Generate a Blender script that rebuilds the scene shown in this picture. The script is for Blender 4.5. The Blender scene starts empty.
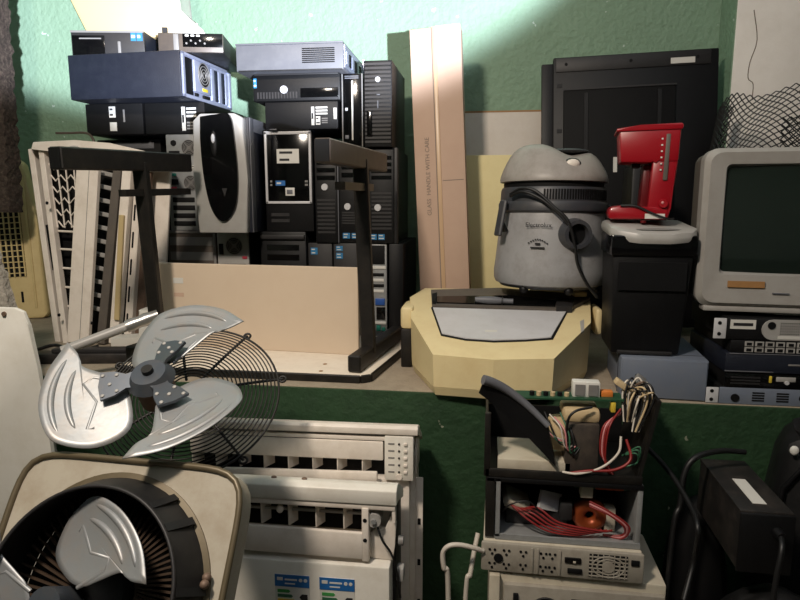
import bpy, bmesh, math, random
from mathutils import Vector, Matrix, Euler
random.seed(7)
S = bpy.context.scene
COL = S.collection
rad = math.radians

# ---------------------------------------------------------------- camera
CAMZ, YAW, PITCH, FPX = 0.55, rad(8.0), rad(9.16), 620.0     # the ledge top is z = 0
cam = bpy.data.cameras.new('camera'); camo = bpy.data.objects.new('camera', cam); COL.objects.link(camo)
cam.sensor_width = 36.0; cam.lens = FPX/800*36; cam.clip_start = .02
camo.location = (0, 0, CAMZ); camo.rotation_euler = Euler((math.pi/2-PITCH, 0, YAW), 'XYZ')
S.camera = camo
# ---------------------------------------------------------------- world, lamps, exposure
w = bpy.data.worlds.new('world'); S.world = w; w.use_nodes = True
w.node_tree.nodes['Background'].inputs[0].default_value = (1, .9, .78, 1)
w.node_tree.nodes['Background'].inputs[1].default_value = .07
S.view_settings.view_transform = 'Standard'; S.view_settings.look = 'None'
S.view_settings.exposure = 0.22; S.view_settings.gamma = 1.0; S.view_settings.use_curve_mapping = False
def area(name, loc, target, sx, sy, watt, col):
    l = bpy.data.lights.new(name, 'AREA'); l.shape = 'RECTANGLE'; l.size = sx; l.size_y = sy
    l.energy = watt; l.color = col
    o = bpy.data.objects.new(name, l); COL.objects.link(o); o.location = loc
    o.rotation_euler = (Vector(target)-Vector(loc)).to_track_quat('-Z', 'Y').to_euler()
    return o
def spot(name, loc, target, watt, col, ang, blend, radius):
    l = bpy.data.lights.new(name, 'SPOT'); l.energy = watt; l.color = col; l.spot_size = rad(ang); l.spot_blend = blend; l.shadow_soft_size = radius
    o = bpy.data.objects.new(name, l); COL.objects.link(o); o.location = loc
    o.rotation_euler = (Vector(target)-Vector(loc)).to_track_quat('-Z', 'Y').to_euler(); return o
spot('doorway_daylight', (2.3, -3.7, -.2), (-1.5, 2.86, 3.5), 7200, (.80, .86, 1.0), 36.0, .12, .06)
area('ceiling_lamp', (-.75, .15, 1.86), (-.45, 1.7, .1), .22, .22, 42, (1.0, .87, .73))

# ---------------------------------------------------------------- helpers
RX = Vector((math.cos(YAW), math.sin(YAW), 0)); F0 = Vector((-math.sin(YAW), math.cos(YAW), 0))
FW = F0*math.cos(PITCH)+Vector((0, 0, -math.sin(PITCH))); UP = F0*math.sin(PITCH)+Vector((0, 0, math.cos(PITCH)))
def ray(px, py): return FW+RX*((px-400)/FPX)+UP*((300-py)/FPX)
def at(px, py, Y):                       # measured picture point -> room point on the plane at depth Y
    d = ray(px, py); return Vector((0, 0, CAMZ))+d*(Y/d.y)
def atz(px, py, Z):
    d = ray(px, py); return Vector((0, 0, CAMZ))+d*((Z-CAMZ)/d.z)
def rect(x0, y0, x1, y1, Y):
    my, mx = (y0+y1)/2, (x0+x1)/2
    return at(x0, my, Y).x, at(x1, my, Y).x, at(mx, y1, Y).z, at(mx, y0, Y).z
def lin(c): return tuple((v/255/12.92 if v/255 <= .04045 else ((v/255+.055)/1.055)**2.4) for v in c)+(1,)

MATS = {}
def mat(name, col, rough=.5, metal=0., var=.12, scale=9., dust=0., dcol=(120, 108, 92), bump=0., bscale=60., spec=.5, coat=0.):
    m = bpy.data.materials.new(name); m.use_nodes = True; nt = m.node_tree; N = nt.nodes; L = nt.links
    b = N['Principled BSDF']; b.inputs['Roughness'].default_value = rough; b.inputs['Metallic'].default_value = metal
    b.inputs['Specular IOR Level'].default_value = spec; b.inputs['Coat Weight'].default_value = coat
    tc = N.new('ShaderNodeTexCoord'); nz = N.new('ShaderNodeTexNoise'); nz.inputs['Scale'].default_value = scale
    nz.inputs['Detail'].default_value = 6; L.new(tc.outputs['Object'], nz.inputs['Vector'])
    c = lin(col)
    mx = N.new('ShaderNodeMix'); mx.data_type = 'RGBA'
    mx.inputs['A'].default_value = tuple(v*(1-var) for v in c[:3])+(1,); mx.inputs['B'].default_value = tuple(min(1, v*(1+var)) for v in c[:3])+(1,)
    L.new(nz.outputs['Fac'], mx.inputs['Factor']); out = mx.outputs['Result']
    if dust:
        n2 = N.new('ShaderNodeTexNoise'); n2.inputs['Scale'].default_value = scale*2.3; n2.inputs['Detail'].default_value = 9
        n2.inputs['Roughness'].default_value = .7; L.new(tc.outputs['Object'], n2.inputs['Vector'])
        mr = N.new('ShaderNodeMapRange'); mr.inputs['From Min'].default_value = .45; mr.inputs['From Max'].default_value = .75
        mr.inputs['To Max'].default_value = dust; L.new(n2.outputs['Fac'], mr.inputs['Value'])
        m2 = N.new('ShaderNodeMix'); m2.data_type = 'RGBA'; m2.inputs['B'].default_value = lin(dcol)
        L.new(mr.outputs['Result'], m2.inputs['Factor']); L.new(out, m2.inputs['A']); out = m2.outputs['Result']
    L.new(out, b.inputs['Base Color'])
    if bump:
        n3 = N.new('ShaderNodeTexNoise'); n3.inputs['Scale'].default_value = bscale; n3.inputs['Detail'].default_value = 5
        L.new(tc.outputs['Object'], n3.inputs['Vector']); bp = N.new('ShaderNodeBump'); bp.inputs['Strength'].default_value = bump
        bp.inputs['Distance'].default_value = .01; L.new(n3.outputs['Fac'], bp.inputs['Height']); L.new(bp.outputs['Normal'], b.inputs['Normal'])
    MATS[name] = m; return m

class MB:
    def __init__(s): s.bm = bmesh.new()
    def _bev(s, verts, bev, seg):
        es = list({e for v in verts for e in v.link_edges})
        bmesh.ops.bevel(s.bm, geom=es, offset=bev, segments=seg, affect='EDGES', profile=.5)
    def box(s, x0, x1, y0, y1, z0, z1, bev=0, seg=2, M=None):
        m = Matrix.Translation(((x0+x1)/2, (y0+y1)/2, (z0+z1)/2)) @ Matrix.Diagonal((x1-x0, y1-y0, z1-z0, 1))
        if M is not None: m = M @ m
        v = bmesh.ops.create_cube(s.bm, size=1, matrix=m)['verts']
        if bev: s._bev(v, min(bev, .45*min(abs(x1-x0), abs(y1-y0), abs(z1-z0))), seg)
        return s
    def bar(s, p, q, a, b, up=(0, 0, 1), bev=0):       # a rectangular bar from p to q, a wide, b high
        p, q = Vector(p), Vector(q); d = (q-p); L = d.length; d.normalize()
        x = d.cross(Vector(up));
        if x.length < 1e-4: x = d.cross(Vector((1, 0, 0)))
        x.normalize(); z = x.cross(d)
        M = Matrix((x, d, z)).transposed().to_4x4(); M.translation = (p+q)/2
        return s.box(-a/2, a/2, -L/2, L/2, -b/2, b/2, bev, 1, M)
    def cyl(s, p, q, r0, r1=None, seg=20, bev=0):
        p, q = Vector(p), Vector(q); d = q-p; r1 = r0 if r1 is None else r1
        M = Matrix.Translation((p+q)/2) @ d.to_track_quat('Z', 'Y').to_matrix().to_4x4()
        bmesh.ops.create_cone(s.bm, cap_ends=True, segments=seg, radius1=r0, radius2=r1, depth=d.length, matrix=M)
        return s
    def tube(s, pts, r, seg=6, closed=False):
        pts = [Vector(p) for p in pts]; n = len(pts); rings = []; pn = None
        for i, p in enumerate(pts):
            a = pts[i-1] if (i or closed) else p; b = pts[(i+1) % n] if (i < n-1 or closed) else p
            t = (b-a).normalized() if (b-a).length > 1e-9 else Vector((0, 0, 1))
            if pn is None: nn = t.orthogonal().normalized()
            else:
                nn = pn-t*pn.dot(t); nn = nn.normalized() if nn.length > 1e-6 else t.orthogonal().normalized()
            pn = nn; bb = t.cross(nn)
            rr = r(i/(n-1)) if callable(r) else r
            rings.append([s.bm.verts.new(p+nn*rr*math.cos(2*math.pi*k/seg)+bb*rr*math.sin(2*math.pi*k/seg)) for k in range(seg)])
        for i in range(n if closed else n-1):
            A, B = rings[i], rings[(i+1) % n]
            for k in range(seg): s.bm.faces.new((A[k], A[(k+1) % seg], B[(k+1) % seg], B[k]))
        if not closed:
            s.bm.faces.new(rings[0][::-1]); s.bm.faces.new(rings[-1])
        return s
    def prism(s, poly, fn, w0, w1, bev=0):             # polygon (u, v) swept from w0 to w1; fn(u, v, w) -> point
        A = [s.bm.verts.new(fn(u, v, w0)) for u, v in poly]; B = [s.bm.verts.new(fn(u, v, w1)) for u, v in poly]
        n = len(poly); s.bm.faces.new(A[::-1]); s.bm.faces.new(B)
        for i in range(n): s.bm.faces.new((A[i], A[(i+1) % n], B[(i+1) % n], B[i]))
        if bev: s._bev(A+B, bev, 2)
        return s
    def lathe(s, prof, c=(0, 0, 0), seg=40, M=None, a0=0, a1=2*math.pi):
        full = abs(a1-a0-2*math.pi) < 1e-6; rings = []; c = Vector(c); n = seg if full else seg+1
        for r, z in prof:
            ring = []
            for k in range(n):
                a = a0+(a1-a0)*k/seg; p = Vector((max(r, 1e-5)*math.cos(a), max(r, 1e-5)*math.sin(a), z))
                ring.append(s.bm.verts.new((M @ p if M is not None else p)+c))
            rings.append(ring)
        for A, B in zip(rings, rings[1:]):
            for k in range(n if full else n-1): s.bm.faces.new((A[k], A[(k+1) % n], B[(k+1) % n], B[k]))
        return s
    def surf(s, fn, nu, nv, th=0., nrm=None):           # a sheet fn(u, v), with thickness th along nrm
        G = [[s.bm.verts.new(fn(i/nu, j/nv)) for j in range(nv+1)] for i in range(nu+1)]
        for i in range(nu):
            for j in range(nv): s.bm.faces.new((G[i][j], G[i+1][j], G[i+1][j+1], G[i][j+1]))
        if th:
            n = Vector(nrm)*th
            H = [[s.bm.verts.new(v.co+n) for v in row] for row in G]
            for i in range(nu):
                for j in range(nv): s.bm.faces.new((H[i][j], H[i][j+1], H[i+1][j+1], H[i+1][j]))
            for i in range(nu):
                s.bm.faces.new((G[i][0], H[i][0], H[i+1][0], G[i+1][0])); s.bm.faces.new((G[i+1][nv], H[i+1][nv], H[i][nv], G[i][nv]))
            for j in range(nv):
                s.bm.faces.new((G[0][j+1], H[0][j+1], H[0][j], G[0][j])); s.bm.faces.new((G[nu][j], H[nu][j], H[nu][j+1], G[nu][j+1]))
        return s
    def ball(s, c, r, sx=1, sy=1, sz=1, seg=20, M=None):
        m = Matrix.Translation(c) @ (M if M is not None else Matrix()) @ Matrix.Diagonal((sx, sy, sz, 1))
        bmesh.ops.create_uvsphere(s.bm, u_segments=seg, v_segments=max(6, seg//2), radius=r, matrix=m); return s
    def build(s, name, m, parent=None, ang=35, recalc=True):
        if recalc: bmesh.ops.recalc_face_normals(s.bm, faces=s.bm.faces[:])
        me = bpy.data.meshes.new(name); s.bm.to_mesh(me); s.bm.free()
        for p in me.polygons: p.use_smooth = True
        me.set_sharp_from_angle(angle=rad(ang))
        me.materials.append(MATS[m] if isinstance(m, str) else m)
        o = bpy.data.objects.new(name, me); COL.objects.link(o)
        if parent is not None: o.parent = parent
        return o
def tag(o, label, cat, group=None):
    o['label'] = label; o['category'] = cat
    if group: o['group'] = group
    return o
def thing(name, label, cat, loc=(0, 0, 0), rot=(0, 0, 0), group=None):
    o = bpy.data.objects.new(name, None); COL.objects.link(o); o.empty_display_size = .05
    o.location = loc; o.rotation_euler = rot; return tag(o, label, cat, group)
def struct(name, mb, m, parent=None):
    o = mb.build(name, m, parent); o['kind'] = 'structure'; return o
def bx(name, m, par, *a, bev=0, M=None): return MB().box(*a, bev=bev, M=M).build(name, m, par)
def spline(pts, n=8):
    P = [Vector(p) for p in pts]; P = [2*P[0]-P[1]]+P+[2*P[-1]-P[-2]]; out = []
    for i in range(1, len(P)-2):
        for k in range(n):
            t = k/n; a, b, c, d = P[i-1:i+3]
            out.append(.5*((2*b)+(c-a)*t+(2*a-5*b+4*c-d)*t*t+(3*b-3*c+d-a)*t**3))
    return out+[P[-2]]
def wire(name, pts, r, m, par=None, n=8, seg=6): return MB().tube(spline(pts, n), r, seg).build(name, m, par, 80)
def text(name, body, size, m, par, M, depth=.0006, align='CENTER'):
    cu = bpy.data.curves.new(name, 'FONT'); cu.body = body; cu.size = size; cu.extrude = depth; cu.align_x = align; cu.align_y = 'CENTER'
    t = bpy.data.objects.new(name+'_tmp', cu); COL.objects.link(t); bpy.context.view_layer.update()
    me = bpy.data.meshes.new_from_object(t); bpy.data.objects.remove(t)
    me.transform(M); me.materials.clear(); me.materials.append(MATS[m])
    o = bpy.data.objects.new(name, me); COL.objects.link(o); o.parent = par; return o
FRONT = Matrix.Rotation(math.pi/2, 4, 'X')               # text plane facing -Y
def twin(o, parent=None):
    c = o.copy(); COL.objects.link(c); c.parent = parent if parent else o.parent; return c

# ---------------------------------------------------------------- materials
def wall_mat(name, col, col2, chip, bump=.35, scale=3.):
    m = mat(name, col, .62, var=.16, scale=scale, dust=.45, dcol=col2, bump=bump, bscale=45, spec=.35)
    nt = m.node_tree; N, L = nt.nodes, nt.links; b = N['Principled BSDF']; src = b.inputs['Base Color'].links[0].from_socket
    tc = [n for n in N if n.type == 'TEX_COORD'][0]
    nz = N.new('ShaderNodeTexNoise'); nz.inputs['Scale'].default_value = 26; nz.inputs['Detail'].default_value = 3
    L.new(tc.outputs['Object'], nz.inputs['Vector'])
    mr = N.new('ShaderNodeMapRange'); mr.inputs['From Min'].default_value = .735; mr.inputs['From Max'].default_value = .75
    L.new(nz.outputs['Fac'], mr.inputs['Value'])
    mx = N.new('ShaderNodeMix'); mx.data_type = 'RGBA'; mx.inputs['B'].default_value = lin(chip)
    L.new(mr.outputs['Result'], mx.inputs['Factor']); L.new(src, mx.inputs['A']); L.new(mx.outputs['Result'], b.inputs['Base Color'])
    return m
wall_mat('green_paint', (124, 151, 127), (133, 159, 137), (182, 198, 186), .7)
wall_mat('dark_green_paint', (40, 66, 42), (26, 40, 28), (130, 134, 116), .5, 6)
wall_mat('white_plaster', (236, 231, 224), (216, 209, 198), (160, 150, 138), .2, 3)
mat('concrete', (150, 138, 120), .9, var=.2, dust=.5, dcol=(110, 98, 82), bump=.3, bscale=120)
mat('floor_concrete', (70, 64, 56), .9, var=.2, dust=.4, bump=.3)
mat('ceiling_grey', (120, 118, 112), .9)  # unseen ceiling, greyed to weaken the light it bounces
mat('black_plastic', (9, 9, 11), .5, dust=.2, dcol=(28, 27, 26), scale=14, bump=.08, bscale=300, spec=.35)
mat('matte_black', (7, 7, 8), .7, dust=.25, dcol=(24, 23, 22), scale=12, spec=.25)
mat('gloss_black', (8, 8, 9), .12, dust=.12, dcol=(40, 38, 36))
mat('navy_metal', (20, 24, 36), .5, dust=.4, dcol=(38, 42, 52), scale=10, bump=.06, bscale=200)
mat('dark_grey', (36, 35, 36), .5, dust=.3, dcol=(56, 53, 50), spec=.4)
mat('slate_grey', (92, 93, 98), .5, dust=.25, dcol=(126, 126, 126))
mat('mid_grey', (118, 116, 114), .5, dust=.3, dcol=(140, 132, 120))
mat('silver_plastic', (160, 158, 154), .38, dust=.25, dcol=(128, 120, 108))
mat('light_silver', (194, 194, 196), .35, dust=.15)
mat('galvanised', (150, 152, 152), .42, .3, var=.2, scale=20, dust=.3, dcol=(110, 104, 96))
mat('zinc', (168, 174, 196), .4, .5, var=.15, scale=20, dust=.2)
mat('brown_front', (84, 76, 70), .4, .3, dust=.3)
mat('white_plastic', (224, 215, 204), .45, dust=.35, dcol=(166, 150, 126), scale=7)
mat('white_enamel', (222, 218, 208), .4, dust=.35, dcol=(176, 162, 140), scale=6)
mat('sticker_white', (204, 202, 195), .6, var=.05)
mat('sticker_blue', (40, 112, 158), .5, var=.1)
mat('label_blue', (30, 96, 160), .5, var=.05)
mat('ink', (26, 26, 28), .7); mat('ink_grey', (132, 118, 106), .8); mat('ink_green', (60, 140, 70), .6); mat('ink_yellow', (220, 190, 50), .6)
mat('ink_orange', (214, 120, 44), .6); mat('ink_red', (190, 50, 40), .6); mat('ink_pink', (190, 60, 80), .6)
mat('brown_steel', (74, 64, 56), .42, .2, var=.2, dust=.4, dcol=(104, 92, 78), scale=12)
mat('dark_steel', (22, 20, 18), .5, .2, var=.2, dust=.35, dcol=(64, 56, 48), scale=12)
mat('beige_laminate', (206, 188, 166), .5, var=.05, scale=4, dust=.25, dcol=(192, 170, 146))
mat('white_laminate', (230, 219, 202), .5, var=.05, dust=.3, dcol=(180, 156, 128))
mat('cardboard', (190, 162, 142), .85, var=.08, scale=5, dust=.25, dcol=(170, 140, 120))
mat('tape', (196, 164, 130), .35, var=.08)
mat('cream_board', (222, 208, 156), .7, var=.05, dust=.25, dcol=(204, 184, 124))
mat('white_board', (206, 198, 188), .7, var=.06, dust=.3, dcol=(180, 166, 148))
mat('yellowed_plastic', (214, 194, 142), .5, var=.08, dust=.3, dcol=(170, 138, 84), scale=6)
mat('cream_plastic', (222, 205, 158), .42, var=.06, dust=.3, dcol=(190, 158, 104), scale=5)
mat('cream_casing', (186, 166, 122), .5, var=.05, dust=.25, dcol=(200, 172, 120))  # cream darkened to offset the strong daylight on the casing front
mat('vac_grey', (146, 146, 147), .42, dust=.5, dcol=(96, 90, 84), scale=7)
mat('vac_head', (148, 143, 137), .45, dust=.5, dcol=(102, 92, 84), scale=8)
mat('vac_dark', (54, 56, 61), .45, dust=.4, dcol=(88, 82, 76))
mat('red_plastic', (146, 12, 26), .35, var=.08, coat=.2); mat('dark_red', (90, 8, 16), .4)
mat('crt_grey', (150, 147, 142), .5, dust=.35, dcol=(118, 110, 100), scale=6)
mat('crt_dark', (86, 80, 74), .6, dust=.3)
mat('crt_glass', (26, 34, 30), .08, var=.05, spec=.8)
mat('tan_sticker', (150, 110, 66), .6, var=.2, scale=30)
mat('blue_grey', (104, 112, 126), .5, dust=.3, dcol=(124, 124, 124))
mat('aluminium', (150, 153, 155), .46, .45, var=.12, scale=8, dust=.4, dcol=(170, 150, 130), bump=.04, bscale=60)
mat('bracket_steel', (86, 92, 100), .4, .6, var=.2, dust=.3)
mat('rust_motor', (112, 92, 78), .6, .3, var=.3, dust=.6, dcol=(70, 52, 40))
mat('guard_black', (16, 13, 11), .5, dust=.4, dcol=(46, 36, 28))
mat('fin_brown', (66, 52, 40), .5, .3, var=.25, scale=15)
mat('beige_metal', (164, 157, 142), .5, var=.08, dust=.5, dcol=(120, 100, 74), scale=5)
mat('trim_metal', (96, 86, 66), .4, .3, dust=.4)
mat('drum_black', (24, 24, 25), .5, .1, dust=.4, dcol=(60, 58, 56), scale=9)
mat('ups_beige', (150, 144, 132), .55, dust=.5, dcol=(96, 86, 74), scale=9)
mat('ups_white', (186, 178, 160), .55, dust=.4, dcol=(140, 122, 98), scale=9)
mat('pcb_green', (30, 70, 46), .5); mat('copper', (150, 70, 34), .4, .4, var=.3, scale=40)
mat('core_grey', (64, 58, 54), .5, .3, dust=.4); mat('winding', (190, 168, 130), .6)
mat('wire_red', (128, 32, 30), .45); mat('wire_black', (16, 16, 17), .5); mat('wire_white', (196, 188, 176), .5)
mat('wire_green', (50, 96, 70), .5); mat('wire_yellow', (206, 180, 60), .5); mat('wire_pink', (196, 130, 130), .5)
mat('orange_part', (206, 120, 50), .5); mat('rough_wood', (52, 42, 36), .95, var=.5, scale=30, dust=.5, dcol=(110, 98, 84), bump=1., bscale=60)
mat('rough_grey', (150, 144, 134), .95, var=.35, scale=40, dust=.6, dcol=(110, 102, 92), bump=.8, bscale=90)
mat('dirty_white', (206, 204, 196), .55, var=.06, scale=5, dust=.3, dcol=(170, 160, 140))
mat('bag_black', (10, 10, 11), .5, dust=.25, dcol=(40, 38, 36), scale=9, bump=.4, bscale=14)
mat('case_black', (26, 24, 23), .5, dust=.6, dcol=(70, 62, 56), scale=9)
mat('net_black', (10, 10, 10), .6); mat('foil', (186, 184, 180), .3, .8, var=.2, dust=.2)
mat('port_blue', (40, 80, 150), .4); mat('port_teal', (40, 140, 120), .4); mat('plaster_crack', (110, 98, 86), .9)

# ---------------------------------------------------------------- setting
LY, WY, FZ, CZ = 1.72, 2.86, -.75, 2.4
wall = struct('wall_back', MB().box(-3.2, 4.3, WY, WY+.15, FZ, CZ), 'green_paint')
ledge = struct('floor_ledge', MB().box(-3.2, 4.3, LY+.012, WY, -.012, 0, bev=.002), 'concrete')
struct('wall_ledge_front', MB().box(-3.2, 4.3, LY, LY+.15, FZ, -.012).box(-3.2, 4.3, LY, LY+.0118, -.0122, -.002), 'dark_green_paint')
struct('floor', MB().box(-3.2, 4.3, -4.2, LY+.01, FZ-.1, FZ), 'floor_concrete')
struct('ceiling', MB().box(-3.2, 4.3, -4.2, WY+.15, CZ, CZ+.1), 'ceiling_grey')
struct('wall_left', MB().box(-3.3, -3.2, -4.2, WY, FZ, CZ), 'green_paint')
struct('wall_right', MB().box(4.3, 4.4, -4.2, WY, FZ, CZ), 'green_paint')
struct('wall_front', MB().box(-3.2, 4.3, -4.3, -4.2, FZ, CZ), 'white_plaster')
cx = at(718, 50, WY).x
pf = cx/((at(737, 0, 1).x))
pil = struct('wall_pillar', MB().box(cx+.004, cx+.7, pf, WY, 0, CZ, bev=.006), 'white_plaster')
pg = MB().box(cx, cx+.006, pf+.004, WY, 0, CZ).build('painted_side', 'green_paint', pil)
wire('crack', [(at(754, 10, pf).x, pf, at(754, 10, pf).z), at(757, 40, pf), at(750, 62, pf), at(748, 78, pf), at(753, 84, pf), at(752, 100, pf)], .0018, 'plaster_crack', pil, 4)
print('pillar', cx, pf)
# ---------------------------------------------------------------- computers
def front(par, W, H, feats, y=0.):
    """raised or sunk details on a front face of size W x H: fractions u (right), v (up)"""
    for f in feats:
        k, nm, m = f[0], f[1], f[2]
        if k == 'r':                                    # rectangle u0 u1 v0 v1 thickness
            _, _, _, u0, u1, v0, v1, t = f; o = bx(nm, m, par, u0*W, u1*W, y-t, y+.002, v0*H, v1*H, bev=min(.002, t*.4))
        elif k == 'd':                                  # disc u v radius(m) thickness
            _, _, _, u, v, r, t = f; MB().cyl((u*W, y+.001, v*H), (u*W, y-t, v*H), r, r*.9, 20).build(nm, m, par)
        elif k == 's':                                  # n horizontal slats
            _, _, _, u0, u1, v0, v1, n, t = f; b = MB()
            for i in range(n):
                c = (v0+(v1-v0)*(i+.5)/n)*H; hh = (v1-v0)*H/n*.28; b.box(u0*W, u1*W, y-t, y+.001, c-hh, c+hh)
            b.build(nm, m, par)
        elif k == 'v':
            _, _, _, u0, u1, v0, v1, n, t = f; b = MB()
            for i in range(n):
                c = (u0+(u1-u0)*(i+.5)/n)*W; hh = (u1-u0)*W/n*.28; b.box(c-hh, c+hh, y-t, y+.001, v0*H, v1*H)
            b.build(nm, m, par)
        elif k == 'g':                                  # round fan grille u v r
            _, _, _, u, v, r = f; b = MB(); C = Vector((u*W, y-.003, v*H))
            for q in (1, .8, .6, .4): b.tube([C+Vector((r*q*math.cos(a*math.pi/12), 0, r*q*math.sin(a*math.pi/12))) for a in range(24)], .0016, 5, True)
            for a in (0, 1): b.bar(C+Vector((r*math.cos(a*1.57+.78), 0, r*math.sin(a*1.57+.78))), C-Vector((r*math.cos(a*1.57+.78), 0, r*math.sin(a*1.57+.78))), .004, .003)
            b.cyl(C+Vector((0, .001, 0)), C-Vector((0, .001, 0)), r*.28, seg=16); b.build(nm, m, par)
            MB().cyl(C+Vector((0, .0035, 0)), C+Vector((0, .002, 0)), r*1.02, seg=24).build('fan_opening', 'matte_black', par)
        elif k == 'p':                                  # printed sticker with lines: u0 u1 v0 v1 rows
            _, _, _, u0, u1, v0, v1, rows = f; o = bx(nm, m, par, u0*W, u1*W, y-.0012, y+.001, v0*H, v1*H); b = MB()
            for i in range(rows):
                c = v0+(v1-v0)*(i+.5)/rows; e = u0+(u1-u0)*random.uniform(.55, .9)
                b.box((u0+(u1-u0)*.12)*W, e*W, y-.0018, y-.0011, (c-.16*(v1-v0)/rows)*H, (c+.16*(v1-v0)/rows)*H)
            b.build('print', 'ink' if m == 'sticker_white' else 'sticker_white', o)
def pc(name, label, R, Y, d, body, bez, feats, yaw=0, z0=None, z1=None, bt=.014, group='computers stacked against the wall', bev=.004, cat='computer'):
    x0, x1, a, b = rect(*R, Y); a = a if z0 is None else z0; b = b if z1 is None else z1
    W, H = x1-x0, b-a
    t = thing(name, label, cat, (x0, Y, a), (0, 0, rad(yaw)), group)
    bx('case', body, t, .001, W-.001, bt*.8, d, .0005, H-.0005, bev=.002)
    if bez: bx('bezel', bez, t, 0, W, 0, bt, .0005, H-.0005, bev=bev)
    front(t, W, H, feats)
    t['W'] = W; t['H'] = H; t['top'] = b
    return t
Y0 = 2.37
INTEL = lambda u0, u1, v0, v1: ('p', 'processor_sticker', 'sticker_blue', u0, u1, v0, v1, 2)
# bottom row, standing on the ledge
Zr1 = at(250, 231, Y0).z
hid1 = pc('computer_tower', 'dark computer tower behind the stripped air conditioner casing, standing on the ledge', (96, 232, 165, 345), Y0+.05, .38, 'matte_black', 'black_plastic', [('r', 'drive_bay', 'dark_grey', .15, .85, .8, .9, .002), ('d', 'power_button', 'mid_grey', .5, .6, .012, .003)], z0=0, z1=Zr1)
g = pc('computer_tower', 'silver-brown fronted computer tower behind the beige desk panel, left of a grey rear panel', (170, 230, 218, 345), Y0, .4, 'dark_grey', 'brown_front', [('s', 'brushed_line', 'mid_grey', .06, .94, .55, .97, 3, .0015), ('r', 'bezel_edge', 'mid_grey', 0, 1, .975, 1, .006), ('r', 'bezel_rim', 'mid_grey', .95, 1, 0, .97, .004)], z0=0, z1=Zr1)
h = pc('computer_tower', 'computer turned backwards showing a grey rear panel with round fan grille, under the oval-fronted tower', (219, 229, 250, 345), Y0, .4, 'matte_black', 'silver_plastic', [('g', 'fan_grille', 'mid_grey', .55, .86, .033), ('r', 'power_socket', 'matte_black', .06, .2, .78, .88, .003), ('r', 'voltage_switch', 'ink_pink', .8, .95, .74, .765, .003), ('s', 'vent_slots', 'matte_black', .1, .9, .5, .7, 5, .001)], z0=0, z1=Zr1)
m_ = pc('computer_tower', 'plain black computer tower with a ridged top, under the silver-framed tower', (262, 234, 307, 345), Y0-.02, .42, 'matte_black', 'black_plastic', [('r', 'front_ridge', 'dark_grey', .02, .98, .93, .97, .012), ('s', 'drive_bay', 'gloss_black', .15, .85, .72, .9, 2, .003), ('d', 'power_button', 'mid_grey', .5, .55, .012, .003)], z0=0, z1=Zr1)
Zq = at(340, 243, Y0).z
qq = pc('computer_tower', 'short grey-fronted computer with one blue sticker, behind the beige desk panel', (309, 243, 333, 345), Y0, .42, 'matte_black', 'dark_grey', [INTEL(.12, .4, .88, .95), ('s', 'vent_slots', 'matte_black', .1, .9, .2, .6, 9, .001)], z0=0, z1=Zq)
rr = pc('computer_tower', 'short grey-fronted computer with two stacked blue stickers, beside the desk leg', (334, 243, 362, 345), Y0, .42, 'matte_black', 'dark_grey', [INTEL(.1, .34, .92, .97), INTEL(.1, .34, .84, .9), ('s', 'vent_slots', 'matte_black', .1, .9, .2, .6, 9, .001)], z0=0, z1=Zq)
ss = pc('computer_tower', 'computer turned backwards with white-framed expansion slots and blue and green sockets', (366, 246, 387, 345), Y0, .44, 'matte_black', 'galvanised', [('r', 'supply_opening', 'matte_black', .08, .9, .79, .98, .004), ('r', 'slot_frame', 'sticker_white', .04, .96, .74, .77, .004)]+[('r', 'slot_cover', 'matte_black' if i % 2 else 'sticker_white', .1, .86, .5+.056*i, .53+.056*i, .003) for i in range(4)]+[('r', 'slot_cover', 'mid_grey', .1, .4, .1, .44, .003), ('r', 'video_socket', 'port_blue', .45, .9, .37, .44, .006), ('r', 'port', 'gloss_black', .5, .92, .22, .35, .005), ('r', 'port', 'port_teal', .5, .7, .1, .16, .006), ('r', 'port', 'port_teal', .75, .92, .1, .14, .006), ('r', 'port', 'sticker_white', .42, .95, .17, .2, .006)], z0=0, z1=Zq)
x = at(389, 290, Y0-.01).x
blk = thing('computer_tower', 'black computer tower standing side-on between the rear panel and the long carton', 'computer', (x, Y0-.01, 0), group='computers stacked against the wall')
W_ = at(403, 290, Y0-.01).x-x
bx('case', 'matte_black', blk, 0, W_, 0.01, .44, 0, Zq-.001, bev=.003); bx('bezel', 'black_plastic', blk, 0, W_, 0, .012, 0, Zq-.001, bev=.003)
# second row
Zr2 = at(290, 131, Y0).z
hid2 = pc('computer_tower', 'dark computer tower on the second row behind the stripped air conditioner casing', (100, 138, 163, 232), Y0+.06, .38, 'matte_black', 'matte_black', [('r', 'drive_bay', 'slate_grey', .3, .9, .9, .97, .003), ('r', 'drive_bay', 'slate_grey', .05, .25, .86, .96, .003)], z0=Zr1, z1=at(130, 138, Y0).z)
Ze = at(185, 134, Y0).z
e = pc('computer_tower', 'computer turned backwards with bare grey rear panel, power supply fan and four wide slots', (168, 134, 203, 231), Y0, .42, 'matte_black', 'galvanised',
  [('g', 'fan_grille', 'mid_grey', .66, .86, .030), ('d', 'power_socket', 'matte_black', .22, .91, .012, .004), ('r', 'power_socket', 'matte_black', .08, .38, .77, .83, .004), ('p', 'sticker', 'sticker_white', .68, .95, .63, .68, 2), ('r', 'port', 'port_teal', .1, .25, .57, .6, .006), ('r', 'port', 'matte_black', .1, .3, .48, .54, .006), ('r', 'port', 'ink_pink', .1, .25, .43, .46, .006), ('g', 'fan_grille', 'mid_grey', .66, .5, .028)]
  +[('r', 'slot_cover', 'matte_black', .12, .74, .05+.083*i, .1+.083*i, .003) for i in range(4)]+[('r', 'slot_rail', 'mid_grey', .8, .84, .03, .38, .006)], z0=Zr1, z1=Ze)
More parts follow.
